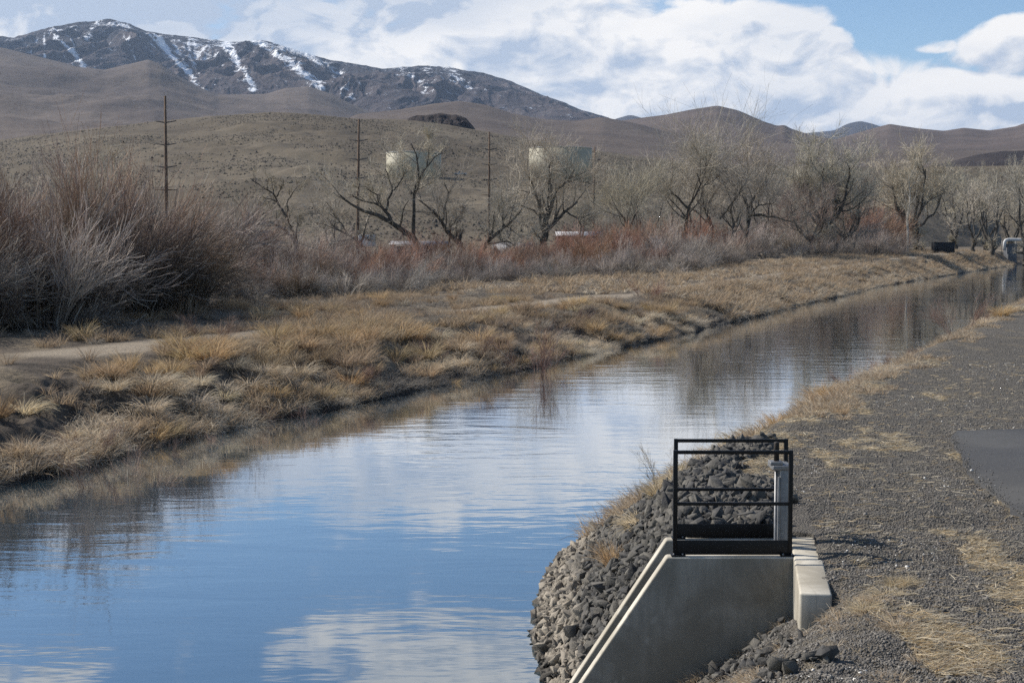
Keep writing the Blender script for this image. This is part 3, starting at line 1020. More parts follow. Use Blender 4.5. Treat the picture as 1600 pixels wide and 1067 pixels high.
def gravel_stones():
    rg = np.random.default_rng(9)
    n = 300000
    Y = 9.5 + 40 * rg.uniform(0, 1, n) ** 1.9
    X = rg.uniform(-1, 1, n) * Y * .115 + Y * .265
    uR = (X - xr(Y)) * .93
    k = ground_masks(X, Y)
    hx = 2.75 + .16 * (Y - 13.5) + .2
    inpad = (X > np.interp(-Y, [-q[1] for q in pad], [q[0] for q in pad]) - .02 + rg.exponential(.07, n)) & (Y < pad[0][1] + .6)
    ok = (uR > .8) & ((uR > np.interp(Y, [15, 18, 20, 24], [2.6, 2.5, 2.5, 3.4])) | (Y < 14)) & ~inpad & (rg.uniform(0, 1, n) > .55 * k[:, 3]) & ~((np.abs(X - hx) < .22) & (Y > 12.5) & (Y < 16.6) & (X < hx + .02))
    ok &= ~((X < hx + .1) & (Y > 14.1) & (Y < 15.3))
    X, Y = X[ok], Y[ok]; n = len(X)
    s = rg.gamma(1.7, .0030, n) + .0040
    base = np.array([(1, 0, 0), (-.9, .2, 0), (.1, .85, .1), (-.1, -.8, -.1), (.1, .1, .7), (0, 0, -.6)])
    F0 = np.array([(0, 2, 4), (2, 1, 4), (1, 3, 4), (3, 0, 4), (2, 0, 5), (1, 2, 5), (3, 1, 5), (0, 3, 5)])
    B = base[None] * (1 + rg.normal(size=(n, 6, 3)) * .22)
    W = np.einsum('nij,nvj->nvi', euler_m(rot_random(n, rg, .5)), B) * s[:, None, None]
    onpad = (X > np.interp(-Y, [-q[1] for q in pad], [q[0] for q in pad]) - .02) & (Y < pad[0][1] + .6)
    W += np.stack([X, Y, np.where(onpad, 2.137, ground_z(X, Y)) + s * .15], 1)[:, None]
    F = (F0[None] + 6 * np.arange(n)[:, None, None]).reshape(-1, 3)
    white = (fbm(X * .5, Y * .5, 2, 77) > .56) & (rg.uniform(0, 1, n) < .03)
    c = np.stack([rg.uniform(0, 1, n), np.where(white, 1.0, rg.uniform(0, .97, n)), 0 * X], 1)
    o = obj('gravel', mesh_np('gravel', W.reshape(-1, 3), [F], M['gravel'], np.repeat(c, 6, 0)))
    tag(o, 'loose dark gravel over the near bank and track', 'gravel', kind='stuff')


gravel_stones()

# ------------------------------------------------------------------ dry grass
STRAW = np.array([(.58, .48, .34), (.51, .42, .29), (.65, .56, .42)])
GOLD = np.array([(.45, .32, .18), (.51, .39, .23), (.38, .275, .16), (.48, .375, .25)])
BROWN = np.array([(.32, .235, .15), (.39, .29, .185), (.27, .20, .13)])
GREY = np.array([(.30, .26, .21), (.36, .32, .26), (.25, .22, .18)])
RUST = np.array([(.22, .09, .06), (.27, .13, .08), (.18, .08, .06)])


def blades(cx, cy, cz, L, spread, droop, nb, rg, pal, K=4, hw=.005, lean=None):
    """nb curved blades for each clump centre (arrays) -> V, F, colours"""
    n = len(cx)
    M_ = n * nb
    rep = lambda a: np.repeat(np.broadcast_to(np.asarray(a, float), (n,)), nb)
    az_ = rg.uniform(0, 6.283, M_)
    rr = rep(L) * rep(spread) * .35 * np.sqrt(rg.uniform(0, 1, M_))
    p = np.stack([rep(cx) + rr * np.cos(az_), rep(cy) + rr * np.sin(az_), rep(cz) - .02], 1)
    th = np.abs(rg.normal(0, .42, M_)) * rep(spread) + rr / np.maximum(rep(L), .01) * .8
    a2 = az_ + rg.normal(0, .5, M_)
    ll = rep(L) * rg.uniform(.55, 1.1, M_)
    dr = rep(droop) * rg.uniform(.5, 1.5, M_)
    out = np.zeros((M_, K, 3)); out[:, 0] = p
    for k in range(1, K):
        t = th + dr * (k / (K - 1)) ** 1.4
        d = np.stack([np.sin(t) * np.cos(a2), np.sin(t) * np.sin(a2), np.cos(t)], 1)
        if lean is not None:
            d = norm(d + lean)
        out[:, k] = out[:, k - 1] + d * (ll / (K - 1))[:, None]
    w = (rep(hw) * rg.uniform(.6, 1.4, M_))[:, None] * np.linspace(1, .25, K)[None]
    V, F = ribbons(out, w, rg)
    pi = rg.integers(0, len(pal), M_)
    c = pal[pi] * rg.uniform(.7, 1.25, (M_, 1))
    return V, F, np.repeat(c, K * 2, 0)


def tussock_meshes(name, pal, spread, droop, nb, k, hw=.007):
    out = []
    for i in range(k):
        rg = np.random.default_rng(hash((name, i)) % 1000 if False else 300 + i + len(name) * 13)
        V, F, c = blades(np.zeros(1), np.zeros(1), np.zeros(1), 1.0, spread, droop, nb, rg, pal, K=5, hw=hw)
        out.append(mesh_np(name, V, [F], M['grass'], c))
    return out


TUS = {'straw': tussock_meshes('straw_tussock', STRAW, 1.0, 1.25, 330, 4, .0095),
       'gold': tussock_meshes('golden_tussock', GOLD, .75, .7, 300, 3, .010),
       'brown': tussock_meshes('brown_tussock', BROWN, .9, .6, 280, 3, .010),
       'grey': tussock_meshes('grey_tussock', GREY, 1.0, 1.0, 280, 3, .010)}
NAMES = {'straw': 'pale straw-coloured drooping', 'gold': 'golden upright', 'brown': 'brown upright', 'grey': 'grey weathered drooping'}
n_tus = [0]


def tussock(kind, x, y, size, where, group):
    me = random.choice(TUS[kind])
    o = bpy.data.objects.new('grass_tussock', me)
    col.objects.link(o)
    o.location = (x, y, float(ground_z(x, y)) - .02)
    o.rotation_euler = (random.uniform(-.12, .12), random.uniform(-.12, .12), random.uniform(0, 6.28))
    o.scale = (size * random.uniform(.9, 1.25), size * random.uniform(.9, 1.25), size * random.uniform(.75, 1.05))
    tag(o, f'{NAMES[kind]} grass tussock {where}', 'grass tussock', group)
    n_tus[0] += 1


def left_kind(u, y, px):
    f = float(fbm(y * .16, u * .5, 3, 81))
    if u < 1.7:
        return 'straw' if f < .53 else ('gold' if random.random() < .6 else 'grey')
    if u < 5:
        return 'gold' if f > .55 else ('brown' if random.random() < .45 else ('grey' if random.random() < .5 else 'straw'))
    return 'grey' if f < .47 else ('brown' if random.random() < .6 else 'gold')


rgt = np.random.default_rng(21)
cand = []
for _ in range(4000):
    y = 27 + 60 * rgt.uniform(0, 1) ** 1.5
    u = rgt.uniform(.05, 5.4) if rgt.uniform() < .8 else rgt.uniform(9, 17)
    x = float(xl(y)) - u / .93
    px = 800 + x / y * FPX
    if not -30 < px < 1330: continue
    bare = float(fbm(x * .35, y * .35, 3, 95))
    if (bare < .46 and u > .8) or (px < 260 and 3.6 < u < 9) or (px < 130 and 1.2 < u < 5 and rgt.uniform() < .85): continue
    cand.append((y, x, u, px))
sel = []
for c in cand:
    if all((c[0] - q[0]) ** 2 + (c[1] - q[1]) ** 2 > .55 ** 2 for q in sel):
        sel.append(c)
    if len(sel) >= 255: break
for y, x, u, px in sel:
    k = left_kind(u, y, px)
    size = {'straw': .75, 'gold': .85, 'brown': .8, 'grey': .6}[k] * random.uniform(.7, 1.25)
    if u < 1.5:
        tussock(k, x, y, size * .85, 'hanging over the far waterline', f'{k} tussocks along the far waterline')
    elif u < 6:
        tussock(k, x, y, size, 'on the slope of the far bank', f'{k} tussocks on the far bank slope')
    else:
        tussock(k, x, y, size * .9, 'between the dirt track and the shrub thicket', f'{k} tussocks behind the dirt track')
# near bank, along its crest
for (px, py, k, s_) in [(1268, 620, 'straw', .5), (1283, 606, 'gold', .6), (1308, 598, 'straw', .6), (1325, 592, 'straw', .45), (1296, 612, 'gold', .4), (1180, 655, 'straw', .5),
                        (1215, 640, 'gold', .45), (1370, 585, 'straw', .6), (1390, 577, 'straw', .55), (1313, 655, 'gold', .28), (1540, 505, 'straw', .6),
                        (1565, 497, 'gold', .7), (1590, 488, 'straw', .7), (1580, 492, 'gold', .6), (1060, 745, 'straw', .4), (1030, 762, 'gold', .4),
                        (1000, 782, 'straw', .42), (960, 805, 'gold', .42), (1090, 722, 'straw', .4), (1130, 695, 'straw', .45), (1150, 680, 'straw', .45)]:
    q = on_z(px, py, 1.7 if px < 1200 else 1.95)
    tussock(k, q[0], q[1], s_, "on the crest of the near bank", 'tussocks on the near bank crest')
for (px, py, k, s_) in [(1385, 935, 'straw', .2), (1400, 920, 'gold', .2), (1370, 945, 'straw', .18), (1420, 915, 'straw', .17), (1350, 955, 'straw', .17)]:
    q = on_z(px, py, 2.0)
    tussock(k, q[0], q[1], s_, "lying on the gravel right of the headwall", 'low tussocks on the gravel')


def grass_cover():
    rg = np.random.default_rng(33)
    parts, cols_ = [], []
    # far bank
    n = 19000
    Y = 25 + 330 * rg.uniform(0, 1, n) ** 2.3
    band = rg.uniform(0, 1, n)
    u = np.where(band < .66, rg.uniform(.0, 1, n) ** 1.4 * 5.6, np.where(band < .9, rg.uniform(8.6, 20, n), rg.uniform(5, 10, n)))
    X = xl(Y) - u / .93
    px = 800 + X / Y * FPX
    f = fbm(X * .3, Y * .3, 3, 95)
    ok = (px > -120) & (px < 1640) & (f + rg.normal(0, .04, n) > .425 - .25 * (u < .8)) & ~((px < 130) & (u > 1.2) & (u < 5) & (rg.uniform(0, 1, n) < .8)) & ~((px < 240) & (u > 3.8) & (u < 9) & (rg.uniform(0, 1, n) < .93))
    trk = ground_masks(X, Y)[:, 1]
    ok &= rg.uniform(0, 1, n) > trk * .97
    X, Y, u, px = X[ok], Y[ok], u[ok], px[ok]
    Z = ground_z(X, Y)
    c = fbm(Y * .16, u * .5, 3, 81) + rg.normal(0, .07, len(X))
    far = Y > 95
    kinds = np.where(u < 1.8, np.where(c < .52, 0, np.where(c < .6, 1, 3)), np.where(c > .56, 1, np.where(c > .46, 2, 3)))
    kinds = np.where(far & (rg.uniform(0, 1, len(X)) < .6), np.where(rg.uniform(0, 1, len(X)) < .55, 1, 0), kinds)
    for kd, pal, sp, dr, L in ((0, STRAW, 1.0, 1.2, .55), (1, GOLD, .8, .7, .62), (2, BROWN, .9, .6, .55), (3, GREY, 1.0, 1.0, .45)):
        for fr in (False, True):
            ii = np.where((kinds == kd) & (far == fr))[0]
            if not len(ii): continue
            V, F, cc = blades(X[ii], Y[ii], Z[ii], L * rg.uniform(.6, 1.2, len(ii)) * (1.45 if fr else 1), sp, dr, 26 if fr else 42, rg, pal, K=3 if fr else 4,
                              hw=.022 if fr else .0085)
            parts.append((V, F)); cols_.append(cc)
    # thin strip of grass and weeds along the near bank's water side
    n = 5200
    Y = 22.5 + 75 * rg.uniform(0, 1, n) ** 1.7
    u = rg.uniform(.4, 4.2, n)
    X = xr(Y) + u / .93
    ok = (fbm(X * .8, Y * .8, 3, 97) > .40 + .04 * u) & (Y > 23.0 + .1 * u)
    X, Y, u = X[ok], Y[ok], u[ok]
    V, F, cc = blades(X, Y, ground_z(X, Y), rg.uniform(.14, .46, len(X)) * np.clip(1.35 - u * .2, .3, 1), 1.0, .8, 34, rg, np.concatenate([STRAW, GOLD, BROWN[:2]]), K=4, hw=.0055)
    parts.append((V, F)); cols_.append(cc)
    # weeds along the foot of the wall
    X = rg.uniform(1.75, 2.85, 60); Y = rg.uniform(13.95, 14.17, 60)
    V, F, cc = blades(X, Y, ground_z(X, Y), rg.uniform(.05, .16, 60), 1.0, .8, 30, rg, np.concatenate([STRAW, GOLD, BROWN]), K=4, hw=.0024)
    parts.append((V, F)); cols_.append(cc)
    # tufts on the slope in front of the wall
    n = 420
    X = rg.uniform(1.2, 3.4, n); Y = rg.uniform(9.8, 14.1, n)
    ok = (fbm(X * 1.3, Y * 1.3, 3, 99) > .5) & (X - .14 * Y > -.15) & ~((Y > 12.5) & (X > 2.5 + .16 * (Y - 12.66)))
    X, Y = X[ok], Y[ok]
    V, F, cc = blades(X, Y, ground_z(X, Y), rg.uniform(.06, .17, len(X)), 1.2, 1.1, 46, rg, np.concatenate([STRAW, GOLD]), K=4, hw=.0026)
    parts.append((V, F)); cols_.append(cc)
    V, F = cat_m(parts)
    o = obj('dry_grass', mesh_np('dry_grass', V, [F], M['grass'], np.concatenate(cols_)))
    tag(o, 'dry winter grass covering both canal banks', 'grass', kind='stuff')


grass_cover()


def straw_litter():
    rg = np.random.default_rng(44)
    n = 190000
    Y = 9.5 + 30 * rg.uniform(0, 1, n) ** 1.8
    X = rg.uniform(-1, 1, n) * Y * .115 + Y * .265
    k = ground_masks(X, Y)
    uR = (X - xr(Y)) * .93
    hx = 2.75 + .16 * (Y - 13.5) + .24
    inpad = (X > np.interp(-Y, [-q[1] for q in pad], [q[0] for q in pad]) - .02) & (Y < pad[0][1] + .6)
    ok = (rg.uniform(0, 1, n) < k[:, 3] * .9 * sstep(.36, .58, fbm(X * 5, Y * 2.2, 3, 78)) + .035) & (uR > 2.4) & ((X > hx) | (Y > 17)) & ~inpad
    ok &= rg.uniform(0, 1, n) < np.clip(1.4 - .012 * (Y - 10) ** 1.3, .15, 1)
    X, Y = X[ok], Y[ok]; n = len(X)
    a = rg.normal(.25, .7, n)
    L = rg.gamma(4, .028, n) + .03
    z = ground_z(X, Y) + .006 + rg.uniform(0, .022, n)
    d = np.stack([np.cos(a), np.sin(a), rg.normal(0, .12, n)], 1)
    e = np.stack([np.cos(a + rg.normal(0, .7, n)), np.sin(a + rg.normal(0, .7, n)), rg.normal(.0, .2, n)], 1)
    p0 = np.stack([X, Y, z], 1)
    p1 = p0 + d * (L * .5)[:, None]
    p2 = p1 + e * (L * .5)[:, None]
    Pt = np.stack([p0, p1, p2], 1)
    Pt[:, 1, 2] = np.maximum(Pt[:, 1, 2], ground_z(Pt[:, 1, 0], Pt[:, 1, 1]) + .008)
    Pt[:, 2, 2] = np.maximum(Pt[:, 2, 2], ground_z(Pt[:, 2, 0], Pt[:, 2, 1]) + .004)
    w = (rg.uniform(.0016, .0036, n) * (1 + np.clip(Y - 14, 0, 30) * .03))[:, None] * np.array([1, 1, .5])
    V, F = ribbons(Pt, w, rg)
    pal = np.concatenate([STRAW, STRAW, GREY, GOLD])
    c = pal[rg.integers(0, len(pal), n)] * rg.uniform(.75, 1.2, (n, 1))
    o = obj('straw_litter', mesh_np('straw_litter', V, [F], M['grass'], np.repeat(c, 6, 0)))
    tag(o, 'dry straw lying over the gravel of the near bank', 'straw', kind='stuff')


straw_litter()

# ------------------------------------------------------------------ leafless shrubs
def shrub_mesh(name, seed, nst, nbr, ntw, lean, curve, c_base, c_mid, c_tip, wd=1.0, pale=.12, lnb=(.22, .45)):
    """unit-high willow clump of stems, branches and twigs"""
    rg = np.random.default_rng(seed)
    K = 6
    nf = max(3, nst // 9)                                      # plumes of stems rising together
    fan = rg.integers(0, nf, nst)
    fa = rg.uniform(0, 6.283, nf)
    a = fa[fan] + rg.normal(0, .28, nst)
    rr = (.26 * np.sqrt(rg.uniform(0, 1, nf)))[fan] + rg.uniform(0, .03, nst)
    th = np.abs(np.abs(rg.normal(0, lean * 1.1, nf))[fan] + rg.normal(0, .10, nst)) + rr * .6
    L = (rg.uniform(.5, 1.08, nf))[fan] * rg.uniform(.72, 1.0, nst) * (1 - .12 * th)
    Pt = np.zeros((nst, K, 3))
    Pt[:, 0] = np.stack([rr * np.cos(a), rr * np.sin(a), 0 * a], 1)
    cv = (rg.uniform(.1, 1.4, nf))[fan] * curve * rg.uniform(.75, 1.25, nst)
    for k in range(1, K):
        t = th + cv * (k / (K - 1)) ** 1.6
        d = np.stack([np.sin(t) * np.cos(a), np.sin(t) * np.sin(a), np.cos(t)], 1) + rg.normal(size=(nst, 3)) * .05
        Pt[:, k] = Pt[:, k - 1] + norm(d) * (L / (K - 1))[:, None]
    r = (rg.uniform(.0028, .0052, nst) * wd)[:, None] * np.linspace(1, .35, K)[None]
    b1, r1 = grow(Pt, r, nbr, rg, (.3, 1.0), (8, 30), lnb, 4, .03, .09, .75, .5)
    b2, r2 = grow(b1, r1, ntw, rg, (.2, 1.0), (10, 34), (.35, .8), 3, .03, .12, .85, .6)
    parts, cs = [], []
    tone = (rg.uniform(.55, 1.4, (nf, 1)))[fan] * rg.uniform(.8, 1.2, (nst, 1))
    for Pk, rk, rep_ in ((Pt, r, 1), (b1, r1, nbr), (b2, r2, nbr * ntw)):
        rk = np.maximum(rk, .00125 * wd)
        V, F = ribbons(Pk, rk, rg)
        h = np.clip(V[:, 2:3], 0, 1)
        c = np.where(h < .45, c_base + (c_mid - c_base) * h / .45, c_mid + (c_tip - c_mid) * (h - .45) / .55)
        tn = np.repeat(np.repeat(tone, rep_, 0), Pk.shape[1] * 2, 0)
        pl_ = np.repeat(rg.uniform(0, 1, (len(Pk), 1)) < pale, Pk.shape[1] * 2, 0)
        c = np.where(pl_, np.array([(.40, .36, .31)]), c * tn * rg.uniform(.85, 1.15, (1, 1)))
        parts.append((V, F)); cs.append(c)
    V, F = cat_m(parts)
    return mesh_np(name, V, [F], M['shrub'], np.concatenate(cs))


A_ = np.array
SHR = {
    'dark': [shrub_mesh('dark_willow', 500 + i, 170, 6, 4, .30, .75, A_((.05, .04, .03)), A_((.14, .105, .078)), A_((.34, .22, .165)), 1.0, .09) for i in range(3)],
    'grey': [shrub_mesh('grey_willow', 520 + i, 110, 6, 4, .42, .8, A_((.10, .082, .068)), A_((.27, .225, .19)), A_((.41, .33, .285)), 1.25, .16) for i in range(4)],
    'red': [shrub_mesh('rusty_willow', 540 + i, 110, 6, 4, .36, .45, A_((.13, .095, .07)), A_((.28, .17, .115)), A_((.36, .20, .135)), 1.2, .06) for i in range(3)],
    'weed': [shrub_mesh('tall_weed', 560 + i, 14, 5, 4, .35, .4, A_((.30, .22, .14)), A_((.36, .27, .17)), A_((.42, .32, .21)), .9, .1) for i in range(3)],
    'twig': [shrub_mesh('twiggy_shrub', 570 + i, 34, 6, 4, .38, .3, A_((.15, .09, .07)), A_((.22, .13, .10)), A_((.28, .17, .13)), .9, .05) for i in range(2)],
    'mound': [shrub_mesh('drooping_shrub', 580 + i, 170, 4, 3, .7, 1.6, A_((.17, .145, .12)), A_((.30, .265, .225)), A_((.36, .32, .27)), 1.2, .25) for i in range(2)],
}


def shrub(kind, x, y, H, label, group, name='willow_shrub', cat='shrub', wide=1.0, z=None):
    o = bpy.data.objects.new(name, random.choice(SHR[kind]))
    col.objects.link(o)
    o.location = (x, y, (float(ground_z(x, y)) if z is None else z) - .05)
    o.rotation_euler = (0, 0, random.uniform(0, 6.28))
    o.scale = (H * wide * random.uniform(.9, 1.15), H * wide * random.uniform(.9, 1.15), H * 1.12)
    return tag(o, label, cat, group)


TOPC = [(-200, 300), (0, 300), (60, 296), (130, 280), (185, 276), (225, 296), (258, 336), (330, 345), (400, 356), (470, 368), (540, 388), (580, 396), (640, 388),
        (700, 386), (760, 394), (830, 398), (880, 386), (950, 366), (1050, 364), (1130, 370), (1200, 358), (1260, 336), (1330, 322), (1380, 342), (1410, 372), (1600, 380)]
BASEC = [(-200, 515), (0, 505), (100, 500), (200, 490), (300, 478), (450, 466), (560, 462), (650, 450), (800, 440), (950, 430), (1100, 424), (1200, 408), (1300, 402), (1410, 396)]
ctop = lambda px: np.interp(px, *zip(*TOPC))
cbase = lambda px: np.interp(px, *zip(*BASEC))
ROWN = ['at the front edge of the thicket', 'in the middle of the thicket', 'deep inside the thicket', 'at the back of the thicket']
px_zone = lambda px: 'left' if px < 260 else 'centre-left' if px < 580 else 'centre' if px < 900 else 'right'
for row in range(4):
    px = -140.0
    while px < 1415:
        q = px + random.uniform(-12, 12)
        zz = 2.1
        for _ in range(5):
            g0 = on_z(q, cbase(q), zz)
            zz = float(ground_z(g0[0], g0[1], False))
        Y0 = min(g0[1], 60 + 190 * np.clip((q + 100) / 1500, 0, 1))
        Y = Y0 * (1 + (.10 if q > 300 else .035) * row) - (4 if q < 300 else 0) + random.uniform(-1, 1.5)
        x = (q - 800) / FPX * Y
        zg = float(ground_z(x, Y))
        fr = ((.46, .72, .90, 1.0) if q > 280 else (.70, .90, 1.0, 1.0))[row] * random.uniform((.62, .74, .84, .9)[row], 1.1)
        py = cbase(q) + (ctop(q) - cbase(q)) * fr
        py -= 7 * (560 < q < 1240) * (row > 0)
        H = max(1.0, CAMZ + (HORIZON - py) / FPX * Y - zg) * (1.14 if q > 255 else 1.0)
        if q < 250: kind = 'dark' if random.random() < .68 else 'grey'
        elif q < 560: kind = 'grey' if random.random() < .75 else 'dark'
        elif q < 1010: kind = ('grey', 'red' if random.random() < .6 else 'grey', 'red', 'red')[row] if random.random() < .88 else 'grey'
        elif q < 1240: kind = ('grey', 'grey', 'grey', 'red')[row]
        else: kind = ('grey', 'grey', 'red', 'red')[row]
        nm = {'dark': 'tall dark brown', 'grey': 'mauve-grey', 'red': 'rusty red-tipped'}[kind]
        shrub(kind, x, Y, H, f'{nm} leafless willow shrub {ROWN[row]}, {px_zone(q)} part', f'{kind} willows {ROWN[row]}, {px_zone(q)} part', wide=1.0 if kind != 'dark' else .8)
        px += (.7 if q < 270 else 1.0) * max(26, random.uniform(.42, .74) * H / Y * FPX)
# low drooping mounds along the thicket's front
for px, py, H in [(30, 508, 1.1), (95, 506, 1.2), (150, 497, 1.1), (215, 490, 1.5), (205, 470, 2.4), (265, 482, 1.2), (330, 480, 1.2), (370, 462, 2.0), (285, 470, 1.4), (440, 462, 1.2),
                  (560, 460, 1.0), (640, 452, 1.2), (730, 448, 1.1), (830, 440, 1.3), (905, 434, 1.2), (990, 430, 1.2), (1090, 424, 1.4)]:
    g0 = on_z(px, py, 2.05)
    shrub('mound', g0[0], g0[1], H, 'low pale arching shrub drooping along the front of the willow thicket', 'low arching shrubs before the thicket', 'arching_shrub')
rgm = np.random.default_rng(77)
px = 400.0
while px < 1260:
    g0 = on_z(px, cbase(px) + rgm.uniform(-4, 5), 2.05)
    Yc = min(g0[1], 60 + 190 * (px + 100) / 1500 - 3)
    k_ = 'mound' if rgm.uniform() < .6 else 'grey'
    shrub(k_, (px - 800) / FPX * Yc, Yc, rgm.uniform(1.2, 2.7), 'rounded grey leafless shrub bulging from the front of the willow thicket', 'rounded grey shrubs before the thicket', 'rounded_shrub')
    px += rgm.uniform(16, 52)
for px, py, kind, H, lb in [(845, 520, 'twig', 2.3, 'reddish bare twiggy shrub on the middle of the far bank slope'), (190, 672, 'twig', 1.5, 'brown bare twiggy shrub above the far waterline at left'),
                            (205, 676, 'weed', 1.0, 'thin dark upright weed just above the far waterline at left'), (30, 690, 'twig', .9, 'low dark red shrub on the far bank at the left frame edge'),
                            (80, 688, 'twig', .7, 'smaller dark red shrub beside the low red shrub, far bank'), (620, 545, 'weed', 1.2, 'golden brown weed clump standing on the far bank slope'),
                            (300, 530, 'weed', 1.3, 'olive golden weed bush where the dirt track narrows')]:
    g0 = on_z(px, py, 1.2 if py > 520 else 1.6)
    shrub(kind, g0[0], g0[1], H, lb, None, 'bare_shrub', 'shrub', 1.1)
for px, py, H in [(250, 640, .7), (360, 628, .8), (455, 600, .9), (560, 570, 1.0), (680, 545, 1.1), (745, 540, 1.0), (905, 505, 1.1), (1010, 480, 1.2), (140, 650, .8), (330, 570, .9)]:
    g0 = on_z(px, py, 1.1)
    shrub('twig', g0[0], g0[1], H, 'small rust-brown bare bush among the grass of the far bank slope', 'rust-brown bushes on the far bank slope', 'bare_shrub', 'shrub', 1.3)
for px, py, H, kind, lb in [(1040, 752, .95, 'weed', 'tall wiry dry weed left of the railings on the near bank'), (1012, 772, .6, 'weed', 'short wiry dry weed beside the tall weed near the railings'),
                            (942, 815, .5, 'weed', 'small dry weed where the riprap meets the water grass'), (975, 795, .45, 'weed', 'small dry weed between riprap and water, near the railings'),
                            (1100, 712, .6, 'weed', 'wiry dry weed behind the railings at the top of the riprap'), (1180, 672, .5, 'weed', 'low wiry weed on the near bank crest beyond the riprap'),
                            (1330, 592, .75, 'twig', 'low brown brush on the near bank by the golden tussocks'), (1355, 584, .8, 'twig', 'second clump of brown brush along the near bank'),
                            (1385, 574, .8, 'twig', 'brown brush clump on the near bank, third from the golden tussocks'), (1410, 565, .7, 'twig', 'farthest clump of the low brown brush on the near bank'),
                            (1495, 523, 1.5, 'twig', 'tall reddish twiggy shrub by the water on the near bank'), (1520, 515, 1.2, 'twig', 'reddish twiggy shrub behind the tallest one on the near bank')]:
    z = 1.5
    g0 = on_z(px, py, z)
    shrub(kind, g0[0], g0[1], H, lb, None, 'wiry_weed' if kind == 'weed' else 'bare_shrub', 'weed' if kind == 'weed' else 'shrub', 1.0)

# ------------------------------------------------------------------ leafless trees
TWIG = np.array([(.43, .38, .30), (.37, .325, .255), (.48, .43, .345), (.32, .28, .22)])
MAUVE = np.array([(.27, .20, .165), (.32, .25, .20), (.21, .16, .135)])


def resample(pts, K=9):
    pts = np.asarray(pts, float)
    d = np.concatenate(([0], np.cumsum(np.linalg.norm(np.diff(pts[:, :3], axis=0), axis=1))))
    t = np.linspace(0, d[-1], K)
    return np.stack([np.interp(t, d, pts[:, i]) for i in range(pts.shape[1])], 1)


def tree_from_limbs(name, limbs, radii, seed, n=(5, 6, 6, 5), pal=TWIG, l=((.28, .55), (.35, .7), (.4, .8), (.4, .9)), up=.10, tw=.020, droop=0.0, ang=(25, 65), start=.3):
    rg = np.random.default_rng(seed)
    L0 = np.stack([resample(q) for q in limbs])
    L0[:, 1:-1] += rg.normal(size=L0[:, 1:-1].shape) * .08
    R0 = np.stack([np.interp(np.linspace(0, 1, 9), np.linspace(0, 1, len(q)), q) for q in radii])
    L1, R1 = grow(L0, R0, n[0], rg, (start, 1), ang, l[0], 6, up, .16, .5, .3)
    L2, R2 = grow(L1, R1, n[1], rg, (.2, 1), (20, 60), l[1], 5, up, .16, .6, .4)
    L3, R3 = grow(L2, np.maximum(R2, .03), n[2], rg, (.2, 1), (18, 55), l[2], 4, up * .7 - droop, .14, .6, .5)
    L4, R4 = grow(L3, np.maximum(R3, tw), n[3], rg, (.15, 1), (15, 50), l[3], 3, up * .5 - droop, .12, .8, .6)
    trunk = mesh_np('trunk', *(lambda v, f: (v, [f]))(*cat_m([tubes(L0, R0, 8), tubes(L1, np.maximum(R1, .035), 5)])), M['bark'], smooth=True)
    parts, cs = [], []
    for Lk, Rk in ((L2, np.maximum(R2, .026)), (L3, np.clip(R3, tw * .9, tw * 1.3)), (L4, np.full(L4.shape[:2], tw * .5))):
        V, F = ribbons(Lk, Rk, rg)
        c = pal[rg.integers(0, len(pal), len(Lk))] * rg.uniform(.8, 1.2, (len(Lk), 1))
        parts.append((V, F)); cs.append(np.repeat(c, Lk.shape[1] * 2, 0))
    V, F = cat_m(parts)
    crown = mesh_np('crown', V, [F], M['twigs'], np.concatenate(cs))
    return trunk, crown


def round_tree(seed, H=15.0, stems=3, spread=.5, **kw):
    """a broad cottonwood forking low into several limbs"""
    rg = np.random.default_rng(seed)
    limbs, rad = [], []
    fork = rg.uniform(.08, .22) * H
    tr = .030 * H * rg.uniform(.8, 1.15)
    limbs.append([(0, 0, -1.5), (rg.normal() * .1, 0, fork * .5), (rg.normal() * .2, rg.normal() * .2, fork)]); rad.append([tr * 1.25, tr, tr * .85])
    a0 = rg.uniform(0, 6.28)
    for k in range(stems):
        a = a0 + k * 6.283 / stems + rg.normal() * .3
        ln = rg.uniform(.5, .68) * H
        th = rg.uniform(.5, 1.2) * spread
        p = np.array(limbs[0][-1]); pts = [p]; th0 = th * 1.4
        for j in range(4):
            t = th0 * (1 - .22 * j) + rg.normal() * .12
            aa = a + rg.normal() * .25
            p = p + ln / 4 * np.array((math.sin(t) * math.cos(aa), math.sin(t) * math.sin(aa), math.cos(t)))
            pts.append(p)
        limbs.append(pts)
        r = tr * rg.uniform(.5, .8)
        rad.append([r, r * .8, r * .6, r * .42, r * .25])
    return tree_from_limbs('round', limbs, rad, seed + 1, **kw)


def place_tree(tm, x, y, z, label, group, scale=1.0, rz=None, name='leafless_tree', bark=None):
    t = empty(name, (x, y, z), label, 'tree', group, random.uniform(0, 6.28) if rz is None else rz)
    t.scale = (scale,) * 3 if np.isscalar(scale) else scale
    o = obj('trunk', tm[0], t); obj('crown', tm[1], t)
    if bark:
        o.material_slots[0].link = 'OBJECT'; o.material_slots[0].material = bark
    return t


def valley_z(x, Y):
    px = 800 + x / Y * FPX
    return max(float(ground_z(x, Y, False)), float(hill_at(px, Y)) if Y > 250 else -9)


